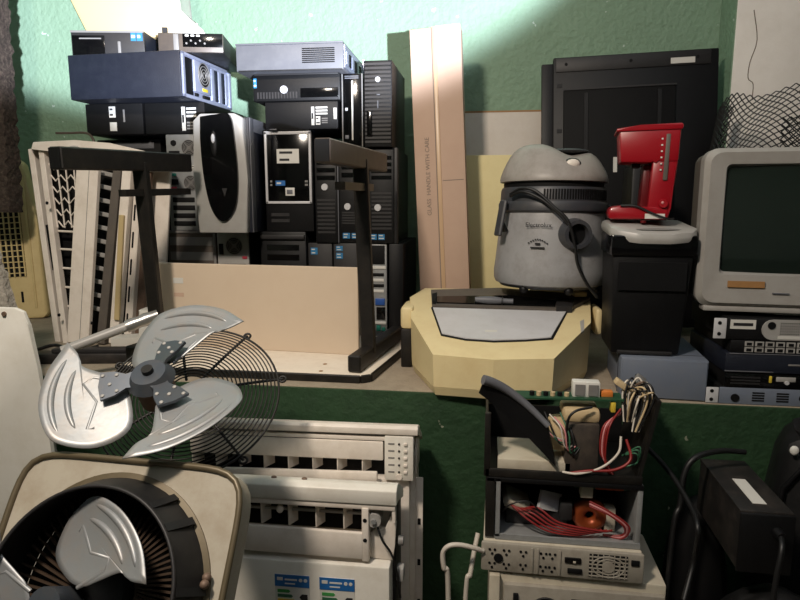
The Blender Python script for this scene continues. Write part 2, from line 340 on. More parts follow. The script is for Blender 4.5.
# oval-fronted silver tower, a little in front of the row
fx0, fx1, fz0, fz1 = rect(196, 113, 247, 230, Y0-.16); fz0 = Zr1
f = thing('computer_tower', 'silver computer tower with a glossy black oval door and dark blue side', 'computer', (fx0, Y0-.16, fz0), (0, 0, rad(1)), 'computers stacked against the wall')
W, H = fx1-fx0, at(220, 113, Y0-.16).z-fz0
MB().box(.003, W, .03, .44, .001, H-.012, bev=.003).build('case', 'navy_metal', f)
MB().prism([(0.0, .0), (W*.95, .0), (W, H*.45), (W*.95, H*.96), (W*.78, H), (W*.12, H), (-.004, H*.94), (-.01, H*.5)], lambda u, v, q: Vector((u, q, v)), 0, .034, bev=.006).build('bezel', 'silver_plastic', f)
MB().prism([(p.x, p.y) for p in spline([(W*.16, H*.97, 0), (W*.44, H*.985, 0), (W*.72, H*.98, 0), (W*.8, H*.75, 0), (W*.83, H*.45, 0), (W*.76, H*.22, 0), (W*.52, H*.10, 0), (W*.30, H*.2, 0), (W*.18, H*.45, 0), (W*.14, H*.75, 0), (W*.16, H*.97, 0)], 5)[:-1]], lambda u, v, q: Vector((u, q, v)), -.012, .004).build('door', 'gloss_black', f)
MB().ball((W*.4, -.012, H*.75), .02, .62, .3, 2.3).build('door_handle', 'black_plastic', f); bx('side_trim', 'slate_grey', f, W-.002, W+.003, .035, .075, .001, H-.012, bev=.001); bx('side_trim', 'slate_grey', f, W-.002, W+.003, .075, .44, H-.06, H-.012, bev=.001); MB().ball((W*.4, -.018, H*.79), .009, .8, .5, 1.9).build('handle_insert', 'light_silver', f)
MB().prism([(W*.52, H*.38), (W*.62, H*.38), (W*.57, H*.31)], lambda u, v, q: Vector((u, q, v)), -.0135, -.0115).build('emblem', 'dark_grey', f)
# silver-framed tower
l = pc('computer_tower', 'black computer tower whose front has a silver frame and a white handwritten paper label', (265, 132, 313, 233), Y0-.02, .42, 'navy_metal', 'black_plastic', [], z0=Zr1, z1=Zr2)
W, H = l['W'], l['H']
for (a0, a1, b0, b1) in ((.02, .07, .28, .99), (.93, .98, .28, .99), (.02, .98, .96, .995), (.02, .98, .28, .305)): bx('frame_strip', 'light_silver', l, a0*W, a1*W, -.007, .002, b0*H, b1*H, bev=.002)
front(l, W, H, [('r', 'front_panel', 'gloss_black', .07, .93, .305, .96, .003)]); front(l, W, H, [('p', 'paper_label', 'sticker_white', .27, .73, .68, .82, 2), ('p', 'processor_sticker', 'label_blue', .23, .43, .46, .51, 1), ('r', 'system_sticker', 'sticker_white', .43, .62, .36, .44, .0012), ('r', 'sticker_mark', 'slate_grey', .46, .58, .375, .42, .0016), ('s', 'audio_ports', 'mid_grey', .12, .16, .45, .52, 2, .002), ('s', 'audio_ports', 'mid_grey', .84, .9, .45, .52, 2, .002), ('s', 'vent_slots', 'dark_grey', .12, .5, .08, .2, 2, .001)], -.003)
DELL = [('d', 'badge', 'light_silver', .45, .62, .0138, .005), ('s', 'drive_bay', 'gloss_black', .1, .92, .68, .93, 3, .002), ('s', 'vent_slots', 'dark_grey', .1, .9, .1, .5, 9, .0015)]
n_ = pc('computer_tower', 'black office tower with a round silver badge beside the silver-framed tower', (315, 152, 337, 243), Y0-.01, .42, 'black_plastic', 'black_plastic', DELL, z0=Zq)
Zop = at(365, 148, Y0).z
o_ = pc('computer_tower', 'black office tower with a round silver badge partly behind the upright desk leg', (339, 148, 367, 243), Y0-.005, .42, 'black_plastic', 'black_plastic', [('d', 'badge', 'light_silver', .3, .39, .0138, .005), ('s', 'drive_bay', 'gloss_black', .1, .92, .68, .93, 3, .002), ('p', 'processor_sticker', 'sticker_blue', .12, .38, .05, .11, 2), ('p', 'system_sticker', 'sticker_blue', .44, .7, .05, .11, 2), ('s', 'vent_slots', 'dark_grey', .1, .9, .2, .34, 5, .0015)], z0=Zq, z1=Zop)
bx('edge_strip', 'slate_grey', o_, -.006, -.001, -.002, .02, 0, o_['H'], bev=.002)
p_ = pc('computer_tower', 'black office tower with a round silver badge next to the long carton', (369, 148, 394, 243), Y0-.01, .42, 'black_plastic', 'black_plastic', [('d', 'badge', 'light_silver', .35, .38, .0138, .005), ('s', 'drive_bay', 'gloss_black', .1, .9, .66, .93, 4, .002), ('s', 'vent_slots', 'dark_grey', .1, .9, .14, .55, 10, .0015), ('p', 'processor_sticker', 'sticker_blue', .06, .3, .04, .1, 2), ('p', 'system_sticker', 'sticker_blue', .36, .62, .04, .1, 2)], z0=Zq, z1=Zop)
bx('edge_strip', 'dark_grey', p_, p_['W'], p_['W']+.014, 0, .03, 0, p_['H'], bev=.003)
bx('side_vent', 'dark_grey', p_, p_['W']-.002, p_['W']+.003, .06, .12, p_['H']*.25, p_['H']*.33)
# slim desktops standing on the office towers
t_ = pc('slim_computer', 'slim black upright computer with a long white stripe down its front', (342, 73, 363, 147), Y0-.02, .36, 'black_plastic', 'gloss_black', [('r', 'white_stripe', 'sticker_white', .46, .54, .1, .9, .004), ('r', 'badge', 'light_silver', .16, .28, .5, .54, .003), ('r', 'badge', 'slate_grey', .14, .32, .12, .17, .003), ('r', 'frame_strip', 'mid_grey', 0, .06, .01, .99, .004), ('r', 'frame_strip', 'mid_grey', .94, 1, .01, .99, .004), ('s', 'front_ports', 'slate_grey', .15, .8, .92, .97, 2, .002)], z0=Zop)
u_ = pc('slim_computer', 'upright black desktop computer with ribbed front beside the long carton', (364, 60, 392, 147), Y0-.03, .36, 'black_plastic', 'black_plastic', [('s', 'front_rib', 'dark_grey', .04, .96, .04, .98, 20, .003), ('d', 'badge', 'light_silver', .5, .78, .010, .006), ('r', 'drive_eject', 'slate_grey', .47, .52, .45, .54, .005), ('r', 'status_strip', 'slate_grey', .45, .58, .6, .615, .005), ('r', 'front_port_panel', 'gloss_black', .1, .3, .12, .42, .004)], z0=Zop)
# middle pile above the silver-framed tower
Zk = at(300, 103, Y0).z; Zj = at(300, 76, Y0).z
k_ = pc('desktop_computer', 'flat black desktop computer lying on its side with white printed labels, on the silver-framed tower', (265, 103, 338, 131), Y0-.04, .38, 'black_plastic', 'black_plastic', [('p', 'label', 'sticker_white', .64, .68, .15, .8, 1), ('s', 'label_print', 'sticker_white', .7, .86, .5, .82, 3, .001), ('p', 'label', 'sticker_white', .7, .76, .16, .46, 2), ('s', 'label_print', 'mid_grey', .78, .86, .2, .42, 3, .001), ('r', 'label', 'sticker_white', .94, .985, .35, .75, .001), ('r', 'front_foot', 'slate_grey', .06, .16, -.01, .04, .004)], z0=Zr2, z1=Zk)
j_ = pc('desktop_computer', 'flat black desktop computer with a round silver badge, second in the middle pile', (253, 76, 340, 103), Y0-.05, .38, 'matte_black', 'black_plastic', [('d', 'badge', 'light_silver', .36, .42, .015, .005), ('r', 'drive_bay', 'gloss_black', .55, .98, .12, .46, .003), ('v', 'vent_slots', 'dark_grey', .04, .52, .1, .34, 14, .002), ('p', 'processor_sticker', 'sticker_blue', .01, .045, .5, .85, 2), ('r', 'front_ridge', 'dark_grey', .02, .98, .94, 1, .004)], z0=Zk, z1=Zj)
Zi = at(290, 42, Y0-.1).z
i_ = pc('desktop_computer', 'grey desktop computer with a square louvred vent, topmost of the middle pile', (236, 42, 343, 76), Y0-.1, .40, 'slate_grey', 'slate_grey', [('r', 'top_edge', 'slate_grey', 0, 1, .93, 1, .004), ('s', 'vent_louvre', 'matte_black', .62, .92, .25, .8, 8, .0015), ('r', 'underside_lip', 'dark_grey', .02, .99, .01, .05, .003)], yaw=1, z0=Zj)
W, H = i_['W'], i_['H']                                   # its right end is the bare metal rear
bx('rear_panel', 'zinc', i_, W-.002, W+.004, .01, .39, .01, H-.01)
for q in range(7): bx('slot_cover', 'matte_black' if q % 2 else 'zinc', i_, W+.003, W+.007, .03+.05*q, .065+.05*q, .025, H-.03)
bx('rear_bracket', 'zinc', i_, W+.003, W+.012, .36, .39, H*.5, H+.012)
# left pile: two black desktops, a big tower on its side, two desktops on top
Zd = at(150, 103, Y0).z
zdb = max(Ze, hid2['top'])
d1 = pc('desktop_computer', 'flat black desktop computer with two white stickers, under the big tower lying on its side', (86, 103, 143, 138), Y0-.01, .40, 'black_plastic', 'matte_black', [('p', 'sticker', 'sticker_white', .42, .53, .55, .9, 2), ('r', 'sticker', 'sticker_white', .42, .54, .12, .4, .001), ('r', 'print_mark', 'mid_grey', .66, .69, .4, .8, .001)], z0=zdb, z1=Zd)
d2 = pc('desktop_computer', 'flat black desktop computer with a white barcode label, wedged above the oval-fronted tower', (145, 103, 205, 138), Y0-.005, .40, 'black_plastic', 'matte_black', [('p', 'barcode_label', 'sticker_white', .62, .68, .1, .85, 1), ('s', 'label_print', 'sticker_white', .7, .86, .5, .85, 3, .001), ('s', 'label_print', 'mid_grey', .7, .82, .12, .4, 3, .001)], z0=zdb, z1=Zd)
Zc = at(130, 53, Y0-.1).z
cx0, cx1, _, _ = rect(69, 53, 184, 104, Y0-.1)
c_ = thing('computer_tower', 'big dark blue tower lying on its side with its bare metal rear showing', 'computer', (cx0, Y0-.1, Zd), (0, 0, rad(-3)), 'computers stacked against the wall')
W, H = cx1-cx0, Zc-Zd
bx('case', 'navy_metal', c_, 0, W, 0, .40, .001, H, bev=.004)
bx('rear_panel', 'zinc', c_, W-.004, W+.003, .012, .39, .012, H-.012)
RT = Matrix(((0, -1, 0, W+.003), (1, 0, 0, .01), (0, 0, 1, 0), (0, 0, 0, 1)))     # front() layout turned onto the right end
sub = []
def on_end(nm, m, y0, y1, v0, v1, t): return bx(nm, m, c_, W+.001, W+.003+t, y0, y1, v0*H, v1*H, bev=.001)
on_end('panel_rim', 'zinc', .004, .02, .02, .98, .006); on_end('panel_rim', 'zinc', .375, .395, .02, .98, .006)
on_end('panel_rim', 'zinc', .004, .395, .02, .08, .006); on_end('panel_rim', 'zinc', .004, .395, .92, .98, .006)
on_end('side_opening', 'matte_black', .02, .08, .1, .9, .002); on_end('supply_panel', 'zinc', .085, .21, .2, .9, .008); on_end('warning_sticker', 'ink_yellow', .14, .18, .25, .32, .0095)
b = MB(); C = Vector((W+.012, .155, H*.62)); 
for q in (1, .75, .5, .25): b.tube([C+Vector((0, .045*q*math.cos(a*math.pi/12), .045*q*math.sin(a*math.pi/12))) for a in range(24)], .0018, 5, True)
b.build('fan_grille', 'mid_grey', c_); MB().cyl(C-Vector((.0005, 0, 0)), C-Vector((.0045, 0, 0)), .047, seg=24).build('fan_opening', 'matte_black', c_)
on_end('port', 'matte_black', .09, .11, .1, .17, .008); on_end('port', 'matte_black', .15, .2, .1, .17, .008)
for q in range(5): on_end('slot_cover', 'navy_metal' if q % 2 else 'zinc', .225+.03*q, .248+.03*q, .12, .86, .004)
a_ = pc('desktop_computer', 'small grey and black desktop computer with processor stickers, on the big dark blue tower', (71, 29, 139, 53), Y0-.06, .34, 'navy_metal', 'dark_grey', [('r', 'drive_panel', 'gloss_black', .02, .46, .05, .82, .004), ('s', 'front_ports', 'mid_grey', .12, .42, .66, .74, 1, .005), ('r', 'silver_bar', 'mid_grey', .64, .68, .04, .6, .006), ('p', 'processor_sticker', 'sticker_blue', .82, .89, .62, .95, 1), ('p', 'system_sticker', 'sticker_blue', .9, .98, .62, .95, 1), ('r', 'top_ridge', 'mid_grey', 0, 1, .92, 1, .003)], yaw=9, z0=Zc)
b_ = pc('desktop_computer', 'small black desktop computer with rows of front ports, beside the long grey desktop', (158, 31, 219, 56), Y0-.1, .36, 'dark_grey', 'brown_front', [('r', 'port_panel', 'gloss_black', .38, .99, .28, .97, .003), ('r', 'silver_bar', 'mid_grey', .24, .32, .1, .92, .006)]+[('r', 'port', 'sticker_white', .42+.085*i, .48+.085*i, .8, .9, .006) for i in range(3)]+[('d', 'audio_port', 'mid_grey', .44+.07*i, .45+.14*(i % 2), .004, .006) for i in range(5)], yaw=12, z0=Zc)
# cream casing on top of the pile
ct = thing('plastic_casing', 'cream plastic casing with its lit end coloured white standing on top of the computers', 'casing', (at(90, 28, Y0+.05).x, Y0+.03, a_['top']), (0, 0, rad(14)))
MB().prism([(.0, 0), (.32, 0), (.34, .05), (.36, .3), (-.09, .3), (-.07, .16)], lambda u, v, q: Vector((u, q, v)), 0, .2, bev=.015).build('shell', 'cream_casing', ct)
MB().prism([(.326, 0), (.47, .0), (.475, .015), (.44, .03), (.43, .06), (.36, .1), (.36, .3), (.335, .3)], lambda u, v, q: Vector((u, q, v)), -.01, .2, bev=.008).build('lit_end_flap', 'white_enamel', ct)  # white colour paints in the light falling on the casing's right end
bx('hook', 'ink', ct, .29, .31, -.01, .004, .02, .04)
# ---------------------------------------------------------------- upturned desk
dk = thing('desk', 'upturned office desk with beige panel, white top and brown steel legs in the air', 'desk', (0, 0, 0))
A = Vector((-.395, 1.80, .055)); B = Vector((-.33, 2.27, .055))
yf = 1.785
top = [(-1.17, yf+.01), (-.372, yf), (-.345, yf+.02), (-.268, 2.335), (-1.17, 2.335)]
MB().prism(top, lambda u, v, q: Vector((u, v, q)), .012, .026, bev=.002).build('desktop', 'white_laminate', dk)
b = MB()
for i in range(len(top)):
    p, q = top[i], top[(i+1) % len(top)]; b.bar((p[0], p[1], .0125), (q[0], q[1], .0125), .012, .025, bev=.003)
b.build('edge_band', 'dark_steel', dk)
for px, py in ((321, 371), (325, 364)):
    p = atz(px, py, .0265); MB().cyl((p.x, p.y, .0262), (p.x, p.y, .027), .007, seg=14).build('screw_hole', 'tan_sticker', dk)
pnl0, pnl1 = at(161, 320, 2.09), at(359, 320, 2.03)
zt = at(260, 265, 2.06).z
MB().bar((pnl0.x, 2.09, (zt+.026)/2), (pnl1.x, 2.03, (zt+.026)/2), .018, zt-.026, bev=.002).build('modesty_panel', 'beige_laminate', dk)
d = (Vector((pnl1.x, 2.03, 0))-Vector((pnl0.x, 2.09, 0))).normalized(); nrm = Vector((d.y, -d.x, 0))
def on_panel(nm, m, s0, s1, z0, z1, t):
    p = Vector((pnl0.x, 2.09, 0))+nrm*.0095
    return MB().bar(p+d*s0+Vector((0, 0, (z0+z1)/2)), p+d*s1+Vector((0, 0, (z0+z1)/2)), t, z1-z0).build(nm, m, dk)
on_panel('sticker', 'sticker_white', .065, .105, zt-.072, zt-.052, .001); on_panel('glue_mark', 'cardboard', .065, .105, zt-.12, zt-.106, .0004)
def desk_leg(A, B, n0, n1, mat_, cz):
    lg = MB().bar(A, B, .042, .052, bev=.004).build('leg_rail', 'dark_steel', dk)
    bs = A.lerp(B, .30); ft = n0.lerp(n1, .58)
    MB().bar(bs, ft, .046, .03, up=(0, 1, 0), bev=.004).build('leg', 'dark_steel', dk)
    f_ = MB().bar(n0, n1, .045, .062, bev=.004).build('foot', mat_, dk)
    dd = (n1-n0).normalized(); MB().bar(n0-dd*.002, n0+dd*.003, .039, .056).build('end_cap', 'matte_black', f_)
    return bs, ft
n0, n1 = at(322, 150, 1.60), at(381, 163, 2.14)
bs, ft = desk_leg(A, B, n0, n1, 'brown_steel', 0)
q = ft.lerp(bs, .14); MB().bar(q-Vector((.02, .20, 0)), q+Vector((.01, .08, 0)), .03, .022).build('cable_tray', 'brown_steel', dk)
n0, n1 = at(55, 158, 1.58), at(187, 163, 2.12)
A2 = Vector((-1.14, 1.82, .055)); B2 = Vector((-1.06, 2.28, .055))
bs, ft = desk_leg(A2, B2, n0, n1, 'dark_steel', 0)
q = ft.lerp(bs, .16); dd = (n1-n0).normalized(); MB().bar(q-dd*.09, q+dd*.22, .03, .022).build('cable_tray', 'dark_steel', dk)

# ---------------------------------------------------------------- stripped split air conditioner casing on end
CY = 2.16
base = Vector((at(88, 345, CY).x, CY, 0))
ac = thing('air_conditioner_casing', 'stripped white air conditioner casing standing on end behind the upturned desk foot', 'air conditioner', base)
def U(px, py, w=0.): return at(px, py, CY-w+.00035*(345-py))-base
def rail(nm, m, pa, pb, wd, th, w=0., par=ac): return MB().bar(U(*pa, w), U(*pb, w), wd, th, up=(0, 1, 0), bev=.002).build(nm, m, par)
rail('side_rail', 'white_plastic', (43, 148), (68, 343), .022, .03, 0); rail('side_rail', 'white_plastic', (36, 150), (63, 343), .024, .06, -.04)
MB().prism([(31, 150), (33, 142), (75, 140), (110, 143), (145, 151), (170, 162), (170, 170), (120, 164), (48, 151)], lambda u, v, q: U(u, v, -q), -.03, .07, bev=.004).build('end_cap', 'white_plastic', ac)
MB().ball(U(74, 148, .035), .02, 1.1, .6, .45, 14).build('handle', 'silver_plastic', ac)
rail('cover_strip', 'white_plastic', (89, 165), (79, 343), .088, .02, .05); rail('cover_seam', 'mid_grey', (91, 166), (81, 343), .003, .021, .0505)
for p in ((99, 255), (93, 323), (60, 315), (48, 203)): rail('clip', 'matte_black', (p[0]-1, p[1]-1.5), (p[0]-1, p[1]+1.5), .008, .01, .058)
rail('slot', 'matte_black', (52, 225), (59, 270), .012, .062, -.036)
rail('back_plate', 'matte_black', (62, 155), (80, 343), .15, .006, -.06); rail('back_plate', 'matte_black', (103, 165), (97, 343), .13, .006, -.06)
for k in range(4): rail('guard_bar', 'white_plastic', (47+k*8.5, 152), (58+k*7, 228), .0045, .008, -.01)
for k in range(7):
    y = 155+k*11.5; xa = 47+k*1.9; MB().tube([U(xa+q*5, y+(3 if q % 2 else -3), -.008) for q in range(6)], .0032, 5).build('guard_link', 'white_plastic', ac)
for y in (231, 249, 268, 287, 306): rail('cross_bar', 'white_plastic', (58+(y-231)*.13, y), (78, y+1), .008, .01, -.005)
for k in range(11): rail('louvre', 'silver_plastic', (99-k*.9, 172+k*13.5), (116-k*.9, 176+k*13.5), .016, .012, -.005)
rail('side_rail', 'crt_dark', (121, 168), (104, 343), .034, .05, 0); rail('side_rail', 'white_plastic', (129, 168), (115, 343), .036, .03, .02)
rail('side_rail', 'cream_casing', (122, 215), (117, 320), .02, .012, .04)
rail('side_rail', 'white_plastic', (141, 170), (129, 343), .03, .03, .0)
for k in range(6): rail('slot', 'matte_black', (139-k*1.9, 178+k*27), (138-k*1.9, 194+k*27), .007, .032, .002)
rail('side_rail', 'rust_motor', (148, 172), (139, 343), .034, .02, -.02)
rail('back_shell', 'white_plastic', (157, 168), (149, 335), .12, .012, -.075)
MB().tube(spline([U(95, 150, -.05), U(93, 139, -.05), U(86, 133, -.06), U(70, 133, -.06), U(56, 133, -.06)]), .005, 6).build('bent_pipe', 'brown_steel', ac, 80)
# yellowed grille panel
YG = 2.60; YH = at(24, 152, YG+.05).z
yp = thing('grille_panel', 'yellowed plastic grille panel leaning on the wall beside the casing', 'panel', (at(50, 340, YG).x, YG, .004), (rad(-4), rad(-3), rad(10)))
MB().prism([(-.34, .0), (-.02, .0), (.0, .02), (-.004, .45), (-.04, YH-.05), (-.11, YH), (-.34, YH)], lambda u, v, q: Vector((u, q, v)), 0, .055, bev=.014).build('shell', 'yellowed_plastic', yp)
bx('grille_recess', 'matte_black', yp, -.285, -.075, -.002, .004, .20, YH-.15)
for k in range(9): bx('grille_bar', 'yellowed_plastic', yp, -.285+.0245*k+.008, -.285+.0245*k+.0135, -.008, .002, .20, YH-.15)
for k in range(16): bx('grille_rib', 'yellowed_plastic', yp, -.285, -.075, -.006, .002, .215+(YH-.38)/15*k, .219+(YH-.38)/15*k)
bx('edge_rib', 'yellowed_plastic', yp, -.052, -.040, -.006, .002, .05, YH-.07, bev=.003); bx('slot', 'matte_black', yp, -.11, -.10, -.0025, .002, .08, .13)
# foam corner, foil pipe, cables on the ledge
fm = tag(MB().prism([(0, 0), (.155, 0), (.155, .15), (.11, .155), (.11, .05), (0, .05)], lambda u, v, q: Vector((u, q, v)), 0, .07, bev=.004).build('foam_block', 'dirty_white'), 'white foam corner block on the ledge below the desk leg', 'foam')
p = atz(122, 347, 0); fm.location = (p.x+.0, p.y-.07, 0); fm.rotation_euler.z = rad(8)
pp = thing('insulated_pipe', 'silver foil-wrapped pipe propped diagonally behind the fan blades', 'pipe')
q0, q1 = at(62, 351, 1.66), at(152, 317, 1.80)
MB().cyl(q0, q1, .015, seg=16).build('sleeve', 'silver_plastic', pp); dd = (q1-q0).normalized()
MB().lathe([(.0, 0), (.019, .0), (.021, .02), (.018, .04), (.021, .06), (.018, .08), (.017, .1), (.0, .1)], c=q1-dd*.08, seg=14, M=dd.to_track_quat('Z', 'Y').to_matrix().to_4x4()).build('foil_end', 'foil', pp)
tag(wire('cable', [atz(30, 352, .006), atz(55, 345, .006), atz(75, 351, .006), atz(98, 346, .006)], .006, 'wire_black'), 'black cable lying on the ledge in front of the yellowed panel', 'cable')
bt = thing('batten', 'dark dusty batten lying on the ledge behind the fan', 'batten', atz(70, 362, 0), (0, 0, rad(10)))
MB().box(-.28, .22, -.03, .03, 0, .035, bev=.004).build('batten_body', 'case_black', bt); MB().box(-.05, .2, -.02, .02, .035, .05, bev=.003).build('upper_strip', 'dark_grey', bt)

# ---------------------------------------------------------------- left edge: beam, plank, sheet
def rough_bar(name, p, q, wd, th, m, amp, label, cat):
    p, q = Vector(p), Vector(q); d = (q-p); L = d.length; d.normalize(); x = Vector((0, 1, 0)).cross(d).normalized(); y = d.cross(x); n = 110; R = []
    b = MB(); prof = [(-1, -1), (-.3, -1.05), (.4, -1), (1, -.9), (1.02, 0), (1, 1), (0, 1), (-1, 1)]
    for i in range(n+1):
        R.append([b.bm.verts.new(p+d*(L*i/n)+x*(u*wd/2*(1+random.uniform(-amp, amp)))+y*(v*th/2*(1+random.uniform(-amp, amp)))) for u, v in prof])
    for i in range(n):
        for k in range(8): b.bm.faces.new((R[i][k], R[i][(k+1) % 8], R[i+1][(k+1) % 8], R[i+1][k]))
    b.bm.faces.new(R[0][::-1]); b.bm.faces.new(R[-1]); return tag(b.build(name, m, None, 60), label, cat)
rough_bar('timber_post', at(3, 212, 2.40), Vector((at(-2, 0, 2.40).x-.01, 2.40, CZ)), .125, .08, 'rough_wood', .11, 'rough dark weathered post hanging at the edge above the grey plank', 'post')
rough_bar('rough_plank', (at(101, 600, 1.50).x, 1.47, FZ+.004), at(-34, 190, 1.66), .085, .03, 'rough_grey', .16, 'rough grey speckled plank leaning beside the white sheet', 'plank')
sh = thing('plastic_sheet', 'off-white plastic sheet with a rounded corner standing beside the square fan housing', 'sheet', (0, 0, 0))
ps = [(-1.9, FZ+.002), (at(72, 580, 1.34).x, FZ+.002)]+[(at(a, b_y, 1.34).x, at(a, b_y, 1.34).z) for a, b_y in ((54, 470), (48, 430), (38, 370), (28, 325), (23, 312), (14, 308))]+[(-1.9, at(10, 306, 1.34).z)]
MB().prism(ps, lambda u, v, q: Vector((u, q, v)), 1.34, 1.352, bev=.003).build('sheet_body', 'dirty_white', sh)
p = at(4, 314, 1.338); MB().cyl((p.x, 1.336, p.z), (p.x, 1.34, p.z), .006, seg=10).build('rust_hole', 'rust_motor', sh)

# ---------------------------------------------------------------- carton, boards, television
CTL = thing('long_carton', 'tall narrow brown cardboard carton sealed with tape, leaning on the wall', 'carton', (at(422, 345, 2.44).x, 2.44, .0), (rad(-3.5), rad(-3.2), rad(-2)))
W, D, H = .198, .085, 1.205
MB().box(0, W, 0, D, 0, H, bev=.003).build('carton_body', 'cardboard', CTL)
MB().box(.084, .090, -.003, .002, .0, H, bev=.001).build('flap_seam', 'ink_grey', CTL)
MB().box(.088, .104, -.0035, .001, 0, H+.001, bev=.001).build('packing_tape', 'tape', CTL); bx('tape_end', 'tape', CTL, .086, .106, -.002, .05, H-.001, H+.002)
MB().box(.10, .196, .004, .08, H-.001, H+.006, bev=.002).build('top_flap', 'cardboard', CTL)
text('printed_words', 'GLASS  HANDLE WITH CARE', .0235, 'ink_grey', CTL, Matrix.Translation((.052, -.0006, .64)) @ FRONT @ Matrix.Rotation(math.pi/2, 4, 'Z'))
bx('scuff_line', 'ink_grey', CTL, .108, .19, -.0008, .001, .62, .623)
def board(name, label, R, Y, m, th, lean, extra=None, bev=.002):
    x0, x1, _, z1 = rect(*R, Y); H = z1/math.cos(rad(lean))
    t = thing(name, label, 'board', (x0, Y-math.tan(rad(lean))*z1, 0), (rad(-lean), 0, 0))
    bx('board_face', m, t, 0, x1-x0, 0, th, .001+th*.1, H, bev=bev); return t, x1-x0, H
wb, W, H = board('white_board', 'plain white board leaning on the wall behind the cream board', (450, 111, 538, 345), 2.82, 'white_board', .016, 2); bx('top_edge', 'tan_sticker', wb, 0, W, -.001, .017, H-.006, H+.001)
cb, W, H = board('cream_board', 'cream painted board standing between the long carton and the vacuum cleaner', (462, 155, 531, 345), 2.70, 'cream_board', .018, 3); bx('edge_strip', 'white_board', cb, -.002, .004, -.001, .019, .001, H)
tvx = at(552, 330, 2.62).x
tv = thing('television', 'large black flat television standing on end with its back showing', 'television', (tvx, 2.62, .022), (rad(-4), rad(-1.6), rad(-1)))
W = .63; H = 1.10
bx('back_shell', 'black_plastic', tv, 0, W, .0, .035, 0, H, bev=.006); bx('side_bezel', 'black_plastic', tv, -.045, .004, .012, .045, .0, H-.02, bev=.004)
bx('top_strip', 'dark_grey', tv, .01, W-.03, -.004, .03, H-.06, H-.004, bev=.003)
MB().box(.04, .47, -.016, .004, .30, H-.13, bev=.006).build('electronics_cover', 'matte_black', tv); bx('cover_ridge', 'dark_grey', tv, .04, .47, -.02, -.012, H-.136, H-.130); bx('cover_ridge', 'black_plastic', tv, .12, .135, -.022, -.012, .35, H-.15); bx('cover_ridge', 'black_plastic', tv, .40, .415, -.022, -.012, .35, H-.15)
bx('sticker', 'sticker_white', tv, W-.18, W-.09, -.006, -.003, H-.052, H-.03)
for q in (.05, .3, .55): MB().cyl((q, -.006, H-.03), (q, .002, H-.03), .006, seg=10).build('screw', 'matte_black', tv)
for q in (.09, .27, .42): bx('slot', 'ink', tv, .015, .035, -.002, .004, H-q-.03, H-q-.015)
LZ_ = at(613, 171, 2.58).z; bx('label', 'sticker_white', tv, .235, .25, -.019, -.015, LZ_-.03, LZ_+.03)
# small dark device with a white label behind the coffee maker
sb = thing('black_case', 'black upright device with a small white label behind the coffee maker', 'device', (at(621, 345, 2.3).x, 2.28, 0), (0, 0, rad(4)))
W = at(648, 200, 2.28).x-at(621, 200, 2.28).x; H = at(635, 166, 2.28).z
bx('case', 'black_plastic', sb, 0, W, 0, .12, 0, H, bev=.01); bx('label', 'sticker_white', sb, W*.36, W*.66, -.001, .002, H-.085, H-.04); bx('top_cap', 'dark_grey', sb, .004, W-.004, .003, .11, H-.002, H+.02, bev=.008)

# ---------------------------------------------------------------- plastic netting behind the monitor
nt = thing('plastic_netting', 'roll of black diamond plastic netting behind the grey monitor', 'netting', (0, 0, 0))
def net(fn, nu, nv, r, nm):
    b = MB()
    for i in range(-nv, nu+1):
        for sgn in (1, -1):
            pts = []
            for j in range(nv+1):
                u = (i+j) if sgn > 0 else (nu-i-j)
                if 0 <= u <= nu: pts.append(fn(u/nu, j/nv))
            if len(pts) > 1: b.tube(pts, r, 3)
    return b.build(nm, 'net_black', nt, 80)
NX = at(728, 110, 2.42).x
def roll(u, v):
    a = -2.4+u*5.0; r = .16+.012*u
    return Vector((NX+.24+r*1.6*math.sin(a)+.02*math.sin(v*7), 2.47-r*math.cos(a)+.015*math.sin(u*9), .005+v*(1.0+.12*math.sin(a*.9-.3))+.022*math.sin(a*3+v*5)+.012*math.sin(a*7-v*9)))
net(roll, 46, 42, .0024, 'inner_roll')
def flap(u, v): return Vector((NX+.12+u*.66, 2.27+.03*math.sin(u*3), .02+v*(.80+.22*u-.03*math.sin(u*6))))
net(flap, 24, 34, .0024, 'outer_flap')
# ---------------------------------------------------------------- cream machine on the ledge front
CM = thing('cream_machine', 'cream plastic machine housing with silver flap and dark grey handle at the ledge edge', 'machine', (0, 0, 0))
def gx(px, Y, py=340): return at(px, py, Y).x
yf, ym, yb = 1.69, 1.93, 2.30
foot = [(gx(433, yf), yf), (gx(494, yf)-.0, yf-.018), (gx(555, yf), yf), (gx(590, ym), ym), (gx(592, 2.05, 320), 2.1), (gx(574, yb, 300), yb), (gx(425, yb, 300), yb), (gx(408, 2.05, 320), 2.1), (gx(411, ym), ym)]
def hz(y): return .122+(min(y, 2.12)-1.69)*.235
def shell(z0f, z1f, sc0, sc1, nm, m, bev):
    cxm = sum(p[0] for p in foot)/len(foot); cym = 1.98; b = MB()
    A = [b.bm.verts.new((cxm+(x-cxm)*sc0, cym+(y-cym)*sc0, z0f(y))) for x, y in foot]; B = [b.bm.verts.new((cxm+(x-cxm)*sc1, cym+(y-cym)*sc1, z1f(y))) for x, y in foot]
    n = len(foot); b.bm.faces.new(A[::-1]); b.bm.faces.new([B[k] for k in (0, 1, 2, 3, 4, 7, 8)]); b.bm.faces.new([B[k] for k in (4, 5, 6, 7)])
    for i in range(n): b.bm.faces.new((A[i], A[(i+1) % n], B[(i+1) % n], B[i]))
    return b.build(nm, m, CM, 12)
shell(lambda y: 0.001, lambda y: .026, .955, .985, 'base_skirt', 'cream_plastic', .003)
shell(lambda y: .027, hz, .985, 1.0, 'housing', 'cream_plastic', .006)
